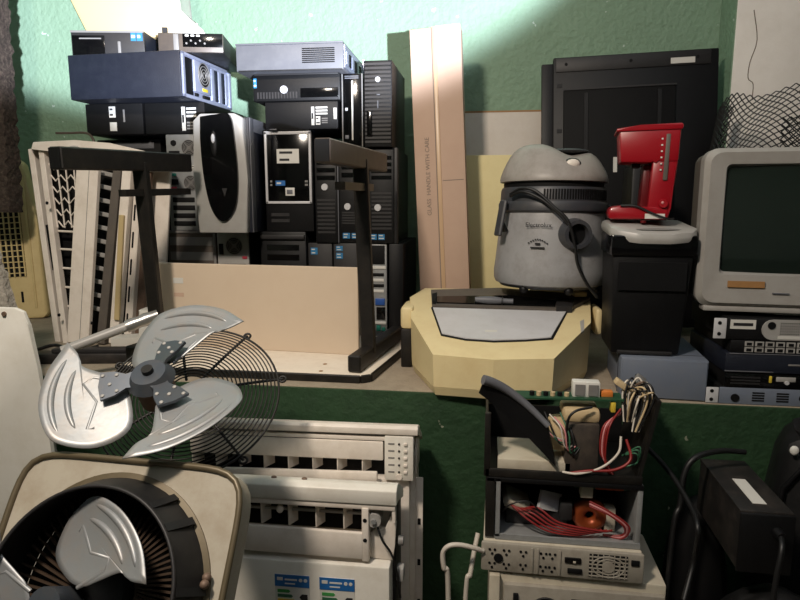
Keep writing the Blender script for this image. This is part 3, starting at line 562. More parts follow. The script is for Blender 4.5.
def topq(px, py, off=0.):                                # a point on the sloping top
    best = None
    for k in range(200):
        Y = 1.70+k*.003; p = at(px, py, Y)
        if p.z <= hz(Y): best = Vector((p.x, p.y, hz(Y)+off)); break
    return best if best else at(px, py, 2.2)+Vector((0, 0, off))
def slab(nm, m, pxs, h, par=CM, lo=-.004):
    b = MB(); A = [b.bm.verts.new(topq(x, y, lo)) for x, y in pxs]; B = [b.bm.verts.new(topq(x, y, h)) for x, y in pxs]; n = len(pxs)
    b.bm.faces.new(A[::-1]); b.bm.faces.new(B)
    for i in range(n): b.bm.faces.new((A[i], A[(i+1) % n], B[(i+1) % n], B[i]))
    return b.build(nm, m, par, 25)
slab('flap_recess', 'matte_black', [(431, 308), (441, 336), (466, 341), (494, 343), (525, 342), (553, 340), (568, 312)], .002)
fl = slab('silver_flap', 'light_silver', [(433, 309), (442, 335), (466, 339.5), (494, 341.5), (525, 340.5), (551, 338.5), (566, 313)], .005)
slab('flap_mark', 'sticker_white', [(485, 332), (485, 334), (497, 334), (497, 332)], .006, fl)
hb = slab('handle_tray', 'crt_dark', [(431, 293), (432, 308), (568, 313), (590, 301), (560, 296), (500, 291)], .012)
slab('tray_slot', 'gloss_black', [(437, 301), (437, 307), (555, 311), (556, 305), (510, 300)], .016)
slab('tray_end', 'dark_grey', [(556, 304), (556, 313), (572, 313), (574, 305)], .022); slab('tray_end', 'matte_black', [(432, 300), (432, 308), (436, 308), (437, 299)], .022)
hp, hq = topq(475, 307, .025), topq(513, 309, .025)
hd = MB().tube([hp.lerp(hq, i/8) for i in range(9)], lambda t: .0085+.005*math.sin(math.pi*min(1, t*1.3)), 12).build('handle', 'slate_grey', CM); MB().cyl(hp.lerp(hq, .7), hp.lerp(hq, .73), .0138, seg=14).build('handle_ring', 'dark_grey', hd)
slab('side_emblem', 'silver_plastic', [(580, 322), (581, 333), (584, 331), (584, 320)], .002)
cl = MB().box(gx(401, 2.0), gx(414, 2.0), 1.98, 2.12, .13, .205, bev=.012).build('side_lug', 'cream_plastic', CM); MB().box(gx(401.5, 2.0), gx(412, 2.0), 1.985, 2.1, .001, .13, bev=.004).build('lug_support', 'dark_steel', CM)
MB().box(gx(590, 2.1), gx(597, 2.1), 2.02, 2.14, .12, .205, bev=.01).build('side_lug', 'cream_plastic', CM)

# ---------------------------------------------------------------- wet and dry vacuum cleaner
vc0 = at(549, 291, 2.16); VZ = .246; vx = vc0.x
vac = thing('vacuum_cleaner', 'grey drum vacuum cleaner with dark band and hose port, standing on the cream machine', 'vacuum cleaner', (vx-.002, 2.15, VZ), (rad(-1.5), rad(.6), rad(8)))
r0 = .187
MB().lathe([(0, .022), (r0*.86, .022), (r0*.97, .03), (r0, .045), (r0*1.005, .07), (r0*.985, .1), (r0*.945, .18), (r0*.90, .262), (r0*.89, .27), (0, .27)], seg=56).build('tank', 'vac_grey', vac)
MB().lathe([(r0*.74, .016), (r0*.88, .018), (r0*.93, .03), (r0*.74, .032)], seg=48).build('base_ring', 'vac_dark', vac)
MB().lathe([(0, .262), (r0*.92, .262), (r0*.95, .268), (r0*.955, .288), (r0*.93, .297), (0, .297)], seg=56).build('seal_band', 'vac_dark', vac)
MB().lathe([(0, .296), (r0*.925, .296), (r0*.915, .332), (r0*.89, .342), (0, .342)], seg=56).build('motor_ring', 'vac_dark', vac)
vb = MB()
for k in range(30):
    a = rad(-112+k*2.9); M = Matrix.Rotation(a, 4, 'Z'); vb.box(r0*.905, r0*.930, -.0026, .0026, .302, .334, M=M)
vb.build('cooling_vents', 'matte_black', vac)
MB().lathe([(0, .340), (r0*.87, .340), (r0*.87, .366), (0, .366)], seg=48).build('shadow_gap', 'matte_black', vac)
# domed head, higher at the left, with a carry handle hollow
b = MB(); n, mm = 56, 14; G = []
prof = [(.86, .358), (.935, .360), (.94, .368), (.925, .378), (.89, .393), (.84, .410), (.78, .427), (.71, .441), (.63, .451), (.53, .457), (.42, .460), (.3, .461), (.15, .461)]
for rf, z in prof:
    z = .358+(z-.358)*1.18
    ring = []
    for k in range(n):
        a = 2*math.pi*k/n; x, y = r0*rf*math.cos(a), r0*rf*math.sin(a); t = max(0, (z-.368)/.094)
        ring.append(b.bm.verts.new((x, y*(1-.12*t), z-t*.016*max(-.3, x/r0)-t*t*.022*math.exp(-((x-.03)/.055)**2))))
    G.append(ring)
for A_, B_ in zip(G, G[1:]):
    for k in range(n): b.bm.faces.new((A_[k], A_[(k+1) % n], B_[(k+1) % n], B_[k]))
b.bm.faces.new(G[0][::-1]); b.bm.faces.new(G[-1]); b.build('head', 'vac_head', vac)
MB().ball((.032, -.03, .459), .072, 1.0, .9, .14, 24).build('carry_handle', 'vac_dark', vac)
MB().ball((.024, -.140, .412), .017, 1.35, .7, .9, 16).build('switch', 'white_plastic', vac); MB().ball((.024, -.134, .412), .021, 1.35, .7, .9, 16).build('switch_rim', 'dark_grey', vac)
def onr(a, z, r): return Vector((r*math.sin(a), -r*math.cos(a), z))
pa = .17; C = onr(pa, .195, r0*.86); D = onr(pa, .195, r0*1.12)-onr(pa, .195, r0*.86)
Mx = D.to_track_quat('Z', 'Y').to_matrix().to_4x4()
MB().lathe([(.036, 0), (.050, .0), (.050, .018), (.046, .034), (.044, .046), (.033, .046), (.032, -.002)], c=C, seg=28, M=Mx).build('hose_port', 'vac_dark', vac); MB().cyl(C, C+D.normalized()*.024, .034, seg=24).build('port_opening', 'matte_black', vac)
text('printed_name', 'Electrolux', .020, 'ink', vac, Matrix.Translation(onr(-.46, .222, r0*.965)) @ Matrix.Rotation(-.46, 4, 'Z') @ FRONT)
eb = MB()
for q in range(9):
    a = -.62+.04*q; p_q = onr(a, .166+.012*math.sin(math.pi*q/8), r0*.975); eb.box(-.002, .002, -.0012, .002, -.002, .002, M=Matrix.Translation(p_q) @ Matrix.Rotation(a, 4, 'Z'))
eb.box(-.008, .008, -.0012, .002, -.003, .003, M=Matrix.Translation(onr(-.46, .164, r0*.978)) @ Matrix.Rotation(-.46, 4, 'Z')); eb.box(-.022, .022, -.0035, .002, -.002, .002, M=Matrix.Translation(onr(-.46, .152, r0*.978)) @ Matrix.Rotation(-.46, 4, 'Z')); eb.build('printed_emblem', 'ink', vac)
lt = MB().bar(onr(-1.15, .30, r0*1.03), onr(-1.15, .185, r0*1.14), .035, .012, bev=.004).build('latch', 'vac_dark', vac); MB().bar(onr(-1.15, .20, r0*.98), onr(-1.15, .235, r0*1.10), .02, .01).build('latch_hook', 'black_plastic', lt)
MB().bar(onr(1.5, .29, r0*.98), onr(1.5, .20, r0*1.06), .035, .012, bev=.004).build('latch', 'vac_dark', vac)
for a in (-.75, .15, 1.0, 2.6, 3.9):
    C = onr(a, .0155, r0*.86); cs = MB().ball(C, .015, 1, 1, 1, 14).build('caster', 'black_plastic', vac); MB().cyl(C+Vector((0, 0, .006)), C+Vector((0, 0, .03)), .008, seg=10).build('caster_stem', 'vac_dark', cs)
wire('power_cord', [onr(-1.0, .318, r0*1.02), onr(-.75, .335, r0*1.04), onr(-.5, .325, r0*1.04), onr(-.2, .275, r0*1.06), onr(.0, .235, r0*1.1), onr(.12, .16, r0*1.1), onr(.2, .10, r0*1.07), onr(.38, .04, r0*1.07), onr(.52, .0, r0*1.15)], .0052, 'wire_black', vac)
wire('power_cord', [onr(-1.0, .312, r0*1.02), onr(-.72, .325, r0*1.05), onr(-.4, .30, r0*1.05), onr(-.1, .25, r0*1.07), onr(.05, .21, r0*1.1)], .0048, 'wire_black', vac)
bl = thing('foam_scrap', 'small cream foam scrap beside the vacuum cleaner cord', 'scrap', (topq(576, 300, .013)), (0, 0, .5))
MB().prism([(-.02, -.02), (.025, -.025), (.03, .01), (.0, .025)], lambda u, v, q: Vector((u, v, q)), 0, .016, bev=.003).build('scrap_body', 'cream_casing', bl); bx('scrap_core', 'yellowed_plastic', bl, -.005, .012, -.005, .01, .0155, .018)

# ---------------------------------------------------------------- grey box, black bin, coffee maker
GY = 1.76
x0, x1, _, z1 = rect(620, 358, 706, 401, GY)
gb = thing('grey_box', 'blue-grey metal box under the black bin on the ledge', 'box', (x0, GY, 0), (0, 0, rad(-4)))
W, H = x1-x0, z1
bx('case', 'blue_grey', gb, 0, W, 0, .30, .001, H, bev=.004); bx('front_cover', 'blue_grey', gb, .004, W-.004, -.004, .002, .004, H-.004, bev=.002); bx('seam', 'dark_grey', gb, -.001, W+.001, .05, .053, .002, H+.0005)
x0, x1, zb, zl = rect(609, 235, 691, 360, GY+.02)
BN = thing('waste_bin', 'black plastic bin with a light grey rounded lid under the coffee maker', 'bin', (x0, GY+.01, H+.001), (0, 0, rad(-2)))
W = x1-x0; Hb = zl-H-.001; D = .2
b = MB()
A = [(.012, .02), (W-.02, .02), (W-.02, D), (.012, D)]; Bq = [(0, 0), (W, 0), (W, D), (0, D)]
va = [b.bm.verts.new((x, y, 0)) for x, y in A]; vb_ = [b.bm.verts.new((x, y, Hb)) for x, y in Bq]
b.bm.faces.new(va[::-1]); b.bm.faces.new(vb_)
for i in range(4): b.bm.faces.new((va[i], va[(i+1) % 4], vb_[(i+1) % 4], vb_[i]))
b._bev(va+vb_, .01, 2); b.build('bin_body', 'black_plastic', BN)
MB().bar((W*.5, .004, Hb*.55), (W*.5, .002, Hb*.78), W*.82, .006, up=(0, 1, 0)).build('front_window', 'black_plastic', BN)
bx('upper_collar', 'gloss_black', BN, -.003, W+.003, -.004, D, Hb*.83, Hb, bev=.006); bx('foot_strip', 'dark_grey', BN, .03, W-.04, .012, .022, .002, .012, bev=.002)
lid = [(-.006, D+.005), (-.006, .03), (.01, .006), (W*.3, -.018), (W*.7, -.02), (W-.01, -.004), (W+.006, .02), (W+.006, D+.005)]
LZ = Hb+.001
lo = MB().prism(lid, lambda u, v, q: Vector((u, v, q)), LZ, LZ+.034, bev=.013).build('lid', 'silver_plastic', BN)
for v_ in lo.data.vertices:
    if v_.co.y < .065: v_.co.z -= (.065-v_.co.y)*.34
MB().ball((W*.55, .012, LZ+.014), .06, 1.0, .3, .06, 24).build('lid_dimple', 'mid_grey', lo); MB().cyl((W*.42, .075, LZ+.03), (W*.42, .075, LZ+.0365), .008, seg=12).build('lid_button', 'dark_red', lo)
CMZ = H+.001+LZ+.034
cmx = at(637.5, 215, 1.90).x
cf = thing('coffee_maker', 'red drip coffee maker with empty jug bay standing on the bin lid', 'coffee maker', (cmx, 1.90, CMZ+.005), (0, 0, rad(-8)))
s = .00262
def K(px, py): return ((px-645)*s*.9, (217-py)*s*1.06)
red = lambda pts, w0, w1, nm, m='red_plastic', bev=.005, par=cf: MB().prism([K(*p) for p in pts], lambda u, v, q: Vector((u, q, v)), w0, w1, bev=bev).build(nm, m, par)
red([(609, 210), (611, 205), (622, 203), (650, 204), (676, 204), (677, 217), (610, 217)], -.065, .075, 'base', bev=.008)
red([(654, 206), (656, 158), (684, 158), (679, 206), (677, 216), (654, 216)], -.062, .075, 'column')
red([(620, 160), (617, 129), (685, 127), (684, 160), (662, 160), (658, 154), (656, 161)], -.066, .078, 'brew_basket', bev=.007)
red([(614, 130), (614, 127), (640, 124), (685, 123), (687, 125), (686, 129)], -.07, .082, 'lid', bev=.003)
red([(646, 204), (648, 162), (655, 162), (655, 204)], -.03, .07, 'jug_bay_wall', 'dark_red', .003)
red([(669, 133), (674, 133), (673, 178), (668, 178)], -.0675, -.060, 'water_window', 'crt_dark', .002)
for k in range(6): red([(664, 137+k*6), (666, 137+k*6), (666, 138.5+k*6), (664, 138.5+k*6)], -.0672, -.064, 'level_mark', 'sticker_white', 0)
C = K(670.5, 201); kn = MB().cyl((C[0], -.072, C[1]), (C[0], -.06, C[1]), .011, .013, 18).build('switch', 'red_plastic', cf); MB().ball((C[0]-.003, -.072, C[1]+.003), .004, 1, .5, 1, 10).build('indicator', 'wire_pink', kn)
red([(651, 211), (673, 211), (673, 216), (651, 216)], -.0665, -.06, 'label', 'sticker_white', 0)
MB().ball((*[K(626, 206)[0]], -.0, K(0, 205)[1]), .03, 1.1, 1, .2, 20).build('hot_plate', 'dark_red', cf)
wire('power_cord', [Vector((K(623, 0)[0], -.066, K(0, 203)[1])), Vector((K(640, 0)[0], -.07, K(0, 203.5)[1])), Vector((K(660, 0)[0], -.071, K(0, 211)[1])), Vector((K(676, 0)[0], -.07, K(0, 216)[1])), Vector((K(684, 0)[0], -.04, K(0, 216)[1]))], .0032, 'wire_black', cf)
bx('basket_spout', 'dark_grey', cf, K(634, 0)[0], K(644, 0)[0], -.03, .02, K(0, 165)[1], K(0, 160)[1], bev=.003)

# ---------------------------------------------------------------- rack units under the monitor
SY = 1.735
def rackz(py): return at(760, py, SY).z
sx = at(727, 360, SY).x
def rack(label, y0, y1, xoff, m, build, ear=False, ww=.44, dd=.30, group='rack units stacked under the monitor', prev=[0.0]):
    h = rackz(y0)-rackz(y1); z = prev[0]; prev[0] = z+h
    t = thing('rack_unit', label, 'network equipment', (sx+xoff, SY, z), (0, 0, 0), group); bx('case', m, t, 0, ww, .004, dd, .0006, h-.0006, bev=.002); build(t, ww, h)
    if ear:
        e_ = bx('rack_ear', 'light_silver', t, -.034, -.002, 0, .004, .002, h-.002, bev=.0015)
        for v in (.25, .75): MB().cyl((-.02, .001, v*h), (-.02, -.001, v*h), .005, seg=12).build('ear_hole', 'matte_black', e_)
    return t
def r5(t, W, h):
    bx('face', 'blue_grey', t, 0, W, 0, .006, .001, h-.001, bev=.002); MB().cyl((.04, -.003, h*.4), (.04, .002, h*.4), .011, seg=16).build('socket', 'matte_black', t)
    for k in range(2): front(t, W, h, [('s', 'vent_slots', 'matte_black', .19+.14*k, .26+.14*k, .2, .8, 4, .001)])
    for k, (u, v) in enumerate(((.48, .5), (.55, .3), (.57, .7), (.62, .5))): MB().cyl((u*W, -.003, v*h), (u*W, .002, v*h), .010, seg=14).build('socket', 'matte_black', t)
rack('pale blue-grey rack unit with metal ear, bottom of the rack stack', 389, 406, -.012, 'matte_black', r5, True)
def r4(t, W, h):
    bx('face', 'gloss_black', t, 0, W, 0, .006, .001, h-.001, bev=.002)
    front(t, W, h, [('r', 'port', 'wire_yellow', .25, .265, .4, .85, .004), ('r', 'silver_plate', 'silver_plastic', .29, .4, .5, .8, .003), ('d', 'socket', 'light_silver', .35, .45, .006, .006), ('d', 'socket', 'wire_yellow', .52, .4, .005, .006), ('s', 'vent_slots', 'dark_grey', .03, .2, .2, .8, 3, .002)])
rack('open-fronted black rack unit with a yellow connector', 374, 389, 0, 'matte_black', r4)
def r3(t, W, h): bx('face', 'navy_metal', t, 0, W, 0, .006, .001, h-.001, bev=.003); front(t, W, h, [('r', 'lower_rib', 'slate_grey', 0, .28, .05, .1, .002), ('r', 'badge', 'mid_grey', .36, .47, .42, .5, .0015), ('r', 'badge', 'silver_plastic', .55, .62, .3, .45, .0015), ('r', 'upper_rib', 'slate_grey', .02, 1, .94, .98, .002)])
rack('dark blue plain-fronted rack unit in the middle of the rack stack', 354, 374, -.004, 'navy_metal', r3)
def r2(t, W, h):
    bx('face', 'black_plastic', t, 0, W, 0, .006, .001, h-.001, bev=.002)
    for k in range(12):
        for v in (.1, .55):
            po = bx('port', 'silver_plastic', t, .035+k*.026, .056+k*.026, -.003, .002, v*h, (v+.36)*h); bx('port_hole', 'matte_black', po, .039+k*.026, .052+k*.026, -.0036, 0, (v+.05)*h, (v+.28)*h)
rack('black network switch with a double row of ports', 341, 354, .006, 'matte_black', r2)
def r1(t, W, h):
    bx('face', 'black_plastic', t, 0, W, 0, .006, .001, h-.001, bev=.002); front(t, W, h, [('p', 'white_label', 'sticker_white', .015, .16, .5, .92, 1)])
    b = MB(); r = h*.46; pts = [(.085+r, .04*h), (W, .04*h), (W, .96*h), (.085+r, .96*h)]+[(.085+r-r*math.sin(a*math.pi/8), h*.5+r*math.cos(a*math.pi/8)) for a in range(1, 8)]
    b.prism(pts, lambda u, v, q: Vector((u, q, v)), -.005, .003).build('silver_panel', 'silver_plastic', t)
    MB().cyl((.108, -.007, h*.7), (.108, .0, h*.7), .010, seg=16).build('socket', 'matte_black', t)
    bb = MB()
    for i in range(20):
        for j in range(5): bb.box(.13+i*.0055, .1325+i*.0055, -.0058, -.004, h*(.3+.12*j), h*(.36+.12*j))
    bb.build('perforation', 'dark_grey', t); bx('white_strip', 'sticker_white', t, .125, .235, -.0062, -.004, h*.1, h*.24)
    for i in range(4):
        for v in (.15, .58): bx('port', 'matte_black', t, .25+i*.034, .275+i*.034, -.0062, -.003, v*h, (v+.28)*h)
rk = rack('network unit with silver rounded panel and metal ear, right under the monitor', 319, 341, -.006, 'matte_black', r1, True)
RKZ = rk.location.z+(rackz(319)-rackz(341))

# ---------------------------------------------------------------- monitor
MX, MY = at(697, 230, 1.76).x, 1.72
mn = thing('crt_monitor', 'grey tube monitor with dark curved screen standing on the rack units', 'monitor', (MX+.014, MY+.05, RKZ+.006), (rad(-1), 0, rad(-5)))
W, H = .50, .44
def rr2(x0, x1, z0, z1, r, n=6):
    out = []
    for cx_, cz_, a0 in ((x1-r, z0+r, -90), (x1-r, z1-r, 0), (x0+r, z1-r, 90), (x0+r, z0+r, 180)):
        for k in range(n+1): a = rad(a0+90*k/n); out.append((cx_+r*math.cos(a), cz_+r*math.sin(a)))
    return out
def loop_loft(nm, m, loops, par, cap0=True, cap1=True):
    b = MB(); R = [[b.bm.verts.new((u, y, v)) for u, v in L] for L, y in loops]; n = len(R[0])
    for A, B in zip(R, R[1:]):
        for k in range(n): b.bm.faces.new((A[k], A[(k+1) % n], B[(k+1) % n], B[k]))
    if cap0: b.bm.faces.new(R[0])
    if cap1: b.bm.faces.new(R[-1][::-1])
    return b.build(nm, m, par, 30)
FZ0 = .018
loop_loft('front_bezel', 'crt_grey', [(rr2(.058, W-.058, FZ0+.095, H-.048, .012), .016), (rr2(.052, W-.052, FZ0+.088, H-.042, .014), .0), (rr2(.012, W-.012, FZ0+.012, H-.012, .03), -.006), (rr2(0, W, FZ0, H, .034), .012), (rr2(0, W, FZ0, H, .034), .055)], mn, False, True)
loop_loft('rear_shell', 'crt_dark', [(rr2(.004, W-.004, FZ0+.006, H-.004, .03), .05), (rr2(.004, W-.004, FZ0+.008, H-.006, .03), .14), (rr2(.06, W-.06, FZ0+.02, H-.05, .05), .26), (rr2(.12, W-.12, FZ0+.04, H-.11, .05), .40)], mn)
def glass(u, v): 
    x, z = .054+u*(W-.108), FZ0+.092+v*(H-.044-FZ0-.092); q = (2*u-1)**2+(2*v-1)**2; return Vector((x, .004+.007*q, z))
MB().surf(glass, 20, 16, .004, (0, 1, 0)).build('screen', 'crt_glass', mn, 60)
bx('tan_sticker', 'tan_sticker', mn, .075, .165, -.0075, -.003, FZ0+.055, FZ0+.072, M=Matrix.Translation((0, 0, 0)))
bx('brand_plate', 'light_silver', mn, .30, .34, -.007, -.003, FZ0+.066, FZ0+.073); bx('badge', 'slate_grey', mn, .185, .225, -.0085, -.003, FZ0+.040, FZ0+.043)
for q in (.30, .335, .37, .41): MB().cyl((q, -.009, FZ0+.035), (q, -.002, FZ0+.035), .008, seg=14).build('control_button', 'silver_plastic', mn)
MB().lathe([(0, 0), (.15, 0), (.15, .008), (.1, .018), (0, .018)], c=(W/2, .16, .0), seg=32).build('stand', 'crt_grey', mn)
bx('lower_lip', 'crt_grey', mn, .02, W-.02, .0, .05, FZ0-.012, FZ0+.002, bev=.003)
# ---------------------------------------------------------------- floor-standing air conditioners
AY = 1.50
ax = at(414, 440, AY).x; AH = at(414, 427, AY).z-FZ
A1 = thing('air_conditioner', 'dirty white floor air conditioner with button panel, standing against the green ledge', 'air conditioner', (ax, AY, FZ), (0, 0, rad(2)))
W = .60
bx('body', 'white_plastic', A1, -W, 0, .045, .17, 0, AH-.09, bev=.004)
MB().prism([(-.004, AH-.006), (.004, AH), (.03, AH-.004), (.17, AH-.085), (.17, AH-.10), (.03, AH-.03), (-.004, AH-.022)], lambda u, v, q: Vector((q, u, v)), -W, .010, bev=.002).build('top_cover', 'white_plastic', A1)
bx('groove', 'mid_grey', A1, -W, -.004, .008, .04, AH-.032, AH-.022); bx('front_rail', 'white_plastic', A1, -W, -.0, .002, .04, AH-.042, AH-.031, bev=.002)
MB().box(-W, -.080, -.0, .008, AH-.095, AH-.044, bev=.003).build('upper_flap', 'white_plastic', A1)
bx('outlet_recess', 'matte_black', A1, -W, -.080, .04, .047, AH-.15, AH-.045)
for k in range(8): MB().box(-.0015, .0015, -.022, .016, AH-.13, AH-.096, M=Matrix.Translation((-.125-.066*k, .024, 0)) @ Matrix.Rotation(rad(-28), 4, 'Z')).build('vane', 'white_plastic', A1)
MB().box(-W, -.083, -.018, -.006, AH-.146, AH-.118, bev=.003, M=Matrix.Rotation(rad(-1), 4, 'Y')).build('lower_flap', 'white_plastic', A1)
cp = bx('control_panel', 'white_enamel', A1, -.076, -.001, -.004, .05, AH-.146, AH-.026, bev=.003)
for k in range(5):
    z = AH-.046-.019*k; bx('button', 'white_plastic', cp, -.026, -.017, -.008, -.003, z-.0035, z+.0035, bev=.001); bx('print', 'mid_grey', cp, -.066, -.05, -.0048, -.003, z-.002, z+.002); MB().cyl((-.038, -.006, z), (-.038, -.003, z), .0028, seg=10).build('indicator', 'dark_grey', cp)
MB().cyl((-.038, -.008, AH-.135), (-.038, -.003, AH-.135), .008, seg=16).build('knob', 'white_plastic', cp)
bx('front_panel', 'white_plastic', A1, -W, -.012, .012, .046, .02, AH-.150, bev=.005)
br = bx('side_bracket', 'white_plastic', A1, 0, .020, .06, .066, .10, AH-.165, bev=.002); bx('side_bracket', 'white_plastic', A1, 0, .006, .03, .12, AH-.14, AH-.04, bev=.002)
for q in (.10, .22, .34): bx('bracket_hole', 'matte_black', br, .006, .014, .0585, .0675, AH-.2-q, AH-.182-q)
BY = 1.33
bxx = at(397, 510, BY).x; BH = at(397, 487, BY).z-FZ
A2_ = thing('air_conditioner', 'white floor air conditioner with two blue energy labels and a broken open end', 'air conditioner', (bxx, BY, FZ), (0, 0, rad(1)))
W = .50
bx('body', 'white_plastic', A2_, -W, -.018, .055, .13, 0, BH-.075, bev=.004)
MB().prism([(-.006, BH-.010), (.012, BH-.002), (.035, BH-.006), (.13, BH-.065), (.13, BH-.09), (.03, BH-.045), (-.006, BH-.045)], lambda u, v, q: Vector((q, u, v)), -W, .0, bev=.003).build('top_cover', 'white_enamel', A2_)
bx('cover_lip', 'white_plastic', A2_, -W, -.004, -.002, .02, BH-.06, BH-.046, bev=.002)
for q in (-.30, -.225): MB().ball((q, .02, BH-.002), .006, 1.2, .8, .6, 10).build('dirt_crumb', 'rust_motor', A2_)
bx('outlet_recess', 'matte_black', A2_, -W, -.085, .05, .062, BH-.14, BH-.05)
bx('vane_rod', 'silver_plastic', A2_, -W, -.085, .025, .031, BH-.088, BH-.082)
for k in range(6): MB().box(-.0015, .0015, .012, .045, BH-.122, BH-.060, M=Matrix.Translation((-.135-.068*k, 0.005, 0)) @ Matrix.Rotation(rad(-25), 4, 'Z')).build('vane', 'white_plastic', A2_)
MB().ball((-.285, .012, BH-.078), .009, 1, 1, 1.2, 12).build('vane_clip', 'white_plastic', A2_)
MB().box(-W, -.086, -.008, .004, BH-.185, BH-.118, bev=.004, M=Matrix.Rotation(rad(.6), 4, 'Y')).build('flap', 'white_plastic', A2_)
fp = bx('front_panel', 'white_enamel', A2_, -W, -.016, -.012, .06, .01, BH-.198, bev=.006)
# exposed mechanism
mp = bx('motor_plate', 'white_plastic', A2_, -.083, -.066, -.006, .06, BH-.19, BH-.055, bev=.003)
for q in (.085, .135): MB().cyl((-.075, -.007, BH-q), (-.075, -.004, BH-q), .005, seg=10).build('screw_hole', 'matte_black', mp)
MB().cyl((-.055, .0, BH-.088), (-.055, .045, BH-.088), .017, seg=20).build('swing_motor', 'silver_plastic', A2_); MB().cyl((-.055, -.006, BH-.088), (-.055, .002, BH-.088), .006, seg=12).build('motor_shaft', 'galvanised', A2_)
MB().prism([(-.066, BH-.195), (-.012, BH-.198), (-.008, BH-.16), (-.004, BH-.10), (-.02, BH-.085), (-.03, BH-.12), (-.05, BH-.115), (-.066, BH-.13)], lambda u, v, q: Vector((u, q, v)), .02, .03, bev=.002).build('broken_end_shell', 'white_plastic', A2_)
bx('end_post', 'white_plastic', A2_, -.012, -.004, .0, .02, BH-.09, BH-.045); bx('end_plate', 'dark_grey', A2_, -.018, -.006, .04, .13, .03, BH-.06, bev=.004)
wire('lead', [(-.05, .01, BH-.10), (-.035, .0, BH-.135), (-.015, .005, BH-.17), (-.004, .02, BH-.22), (.004, .03, BH-.30)], .003, 'wire_black', A2_)
bx('side_fitting', 'silver_plastic', A2_, -.006, .012, .03, .06, BH-.26, BH-.225, bev=.004); MB().cyl((.0, .03, BH-.15), (.012, .03, BH-.15), .012, seg=12).build('pipe_stub', 'mid_grey', A2_)
ftop = BH-.198
for k, u0 in enumerate((-.295, -.185)):
    lb = bx('energy_label', 'sticker_white', A2_, u0, u0+.085, -.0132, -.0115, ftop-.16, ftop-.035); y = -.0142
    bx('label_header', 'label_blue', lb, u0, u0+.085, y, -.013, ftop-.066, ftop-.035)
    pr = MB().box(u0+.006, u0+.02, y-.0006, y+.001, ftop-.05, ftop-.042).box(u0+.025, u0+.055, y-.0006, y+.001, ftop-.049, ftop-.045).box(u0+.025, u0+.05, y-.0006, y+.001, ftop-.059, ftop-.056)
    pr.cyl((u0+.064, y-.0006, ftop-.047), (u0+.064, y+.001, ftop-.047), .0045, seg=10).cyl((u0+.076, y-.0006, ftop-.047), (u0+.076, y+.001, ftop-.047), .0045, seg=10).build('header_print', 'sticker_white', lb)
    for q, mm_ in enumerate(('ink_green', 'wire_green', 'ink_yellow', 'ink_orange', 'ink_red')):
        e1 = u0+.034+.006*q; z = ftop-.078-.0125*q
        MB().prism([(u0+.006, z-.004), (e1, z-.004), (e1+.004, z), (e1, z+.004), (u0+.006, z+.004)], lambda a, c, q_: Vector((a, q_, c)), y, -.013).build('rating_bar', mm_, lb)
    MB().prism([(u0+.060, ftop-.092), (u0+.066, ftop-.084), (u0+.08, ftop-.084), (u0+.08, ftop-.1), (u0+.066, ftop-.1)], lambda a, c, q_: Vector((a, q_, c)), y, -.013).build('rating_arrow', 'ink', lb)

# ---------------------------------------------------------------- fan blades
OUT = [(-97, 42.5), (-104.4, 6.5), (-99, -31.6), (-82.5, -61.4), (-65.7, -71.6), (-36, -69.3), (-11.7, -47.3), (-20, -14), (-34, 3), (-49.5, 8.2), (-75, 16.2), (-83, 30)]
def blade(par, px_m, th, nm='blade', m='aluminium'):
    b = MB(); pts = spline([Vector((x, y, 0)) for x, y in OUT]+[Vector((*OUT[0], 0))], 5)[:-1]
    c = Vector((-62, -22, 0)); n = len(pts); loops = []; RZ = Matrix.Rotation(th, 3, 'Z')
    def place(p, up=0.):
        z = -1.8-.064*p.x+.297*p.y+.0016*(p.x+p.y*.9+30)**2-5+up; return RZ @ (Vector((p.x, p.y, z))*px_m)
    for k in range(8): loops.append([b.bm.verts.new(place(c.lerp(p, 1-k/8))) for p in pts])
    ce = b.bm.verts.new(place(c))
    for A, B in zip(loops, loops[1:]):
        for i in range(n): b.bm.faces.new((A[i], A[(i+1) % n], B[(i+1) % n], B[i]))
    for i in range(n): b.bm.faces.new((loops[-1][i], loops[-1][(i+1) % n], ce))
    o = b.build(nm, m, par, 60)
    md = o.modifiers.new('thickness', 'SOLIDIFY'); md.thickness = .0024; md.offset = -1
    for rr_, a0, a1 in ((94, -14, 40), (80, -8, 42)):                     # pressed ridges
        MB().tube([place(Vector((-rr_*math.cos(rad(a0+(a1-a0)*i/14)), -rr_*math.sin(rad(a0+(a1-a0)*i/14)), 0)), .2) for i in range(15)], lambda t: .0052*(.35+math.sin(math.pi*t)**.5), 8).build('pressed_ridge', m, o, 80)
    sp = [(-28, 0), (-60, 4), (-68, -4), (-50, -22), (-50, -52), (-44, -50)]
    MB().tube([place(Vector((x, y, 0)), -.2) for x, y in sp], .0040, 8).build('pressed_ridge', m, o, 80)
    for x, y in ((-88, 30), (-76, -55)): MB().ball(place(Vector((x, y, 0))), .005, 1, 1, .5, 10).build('rivet_dimple', m, o)
    return o
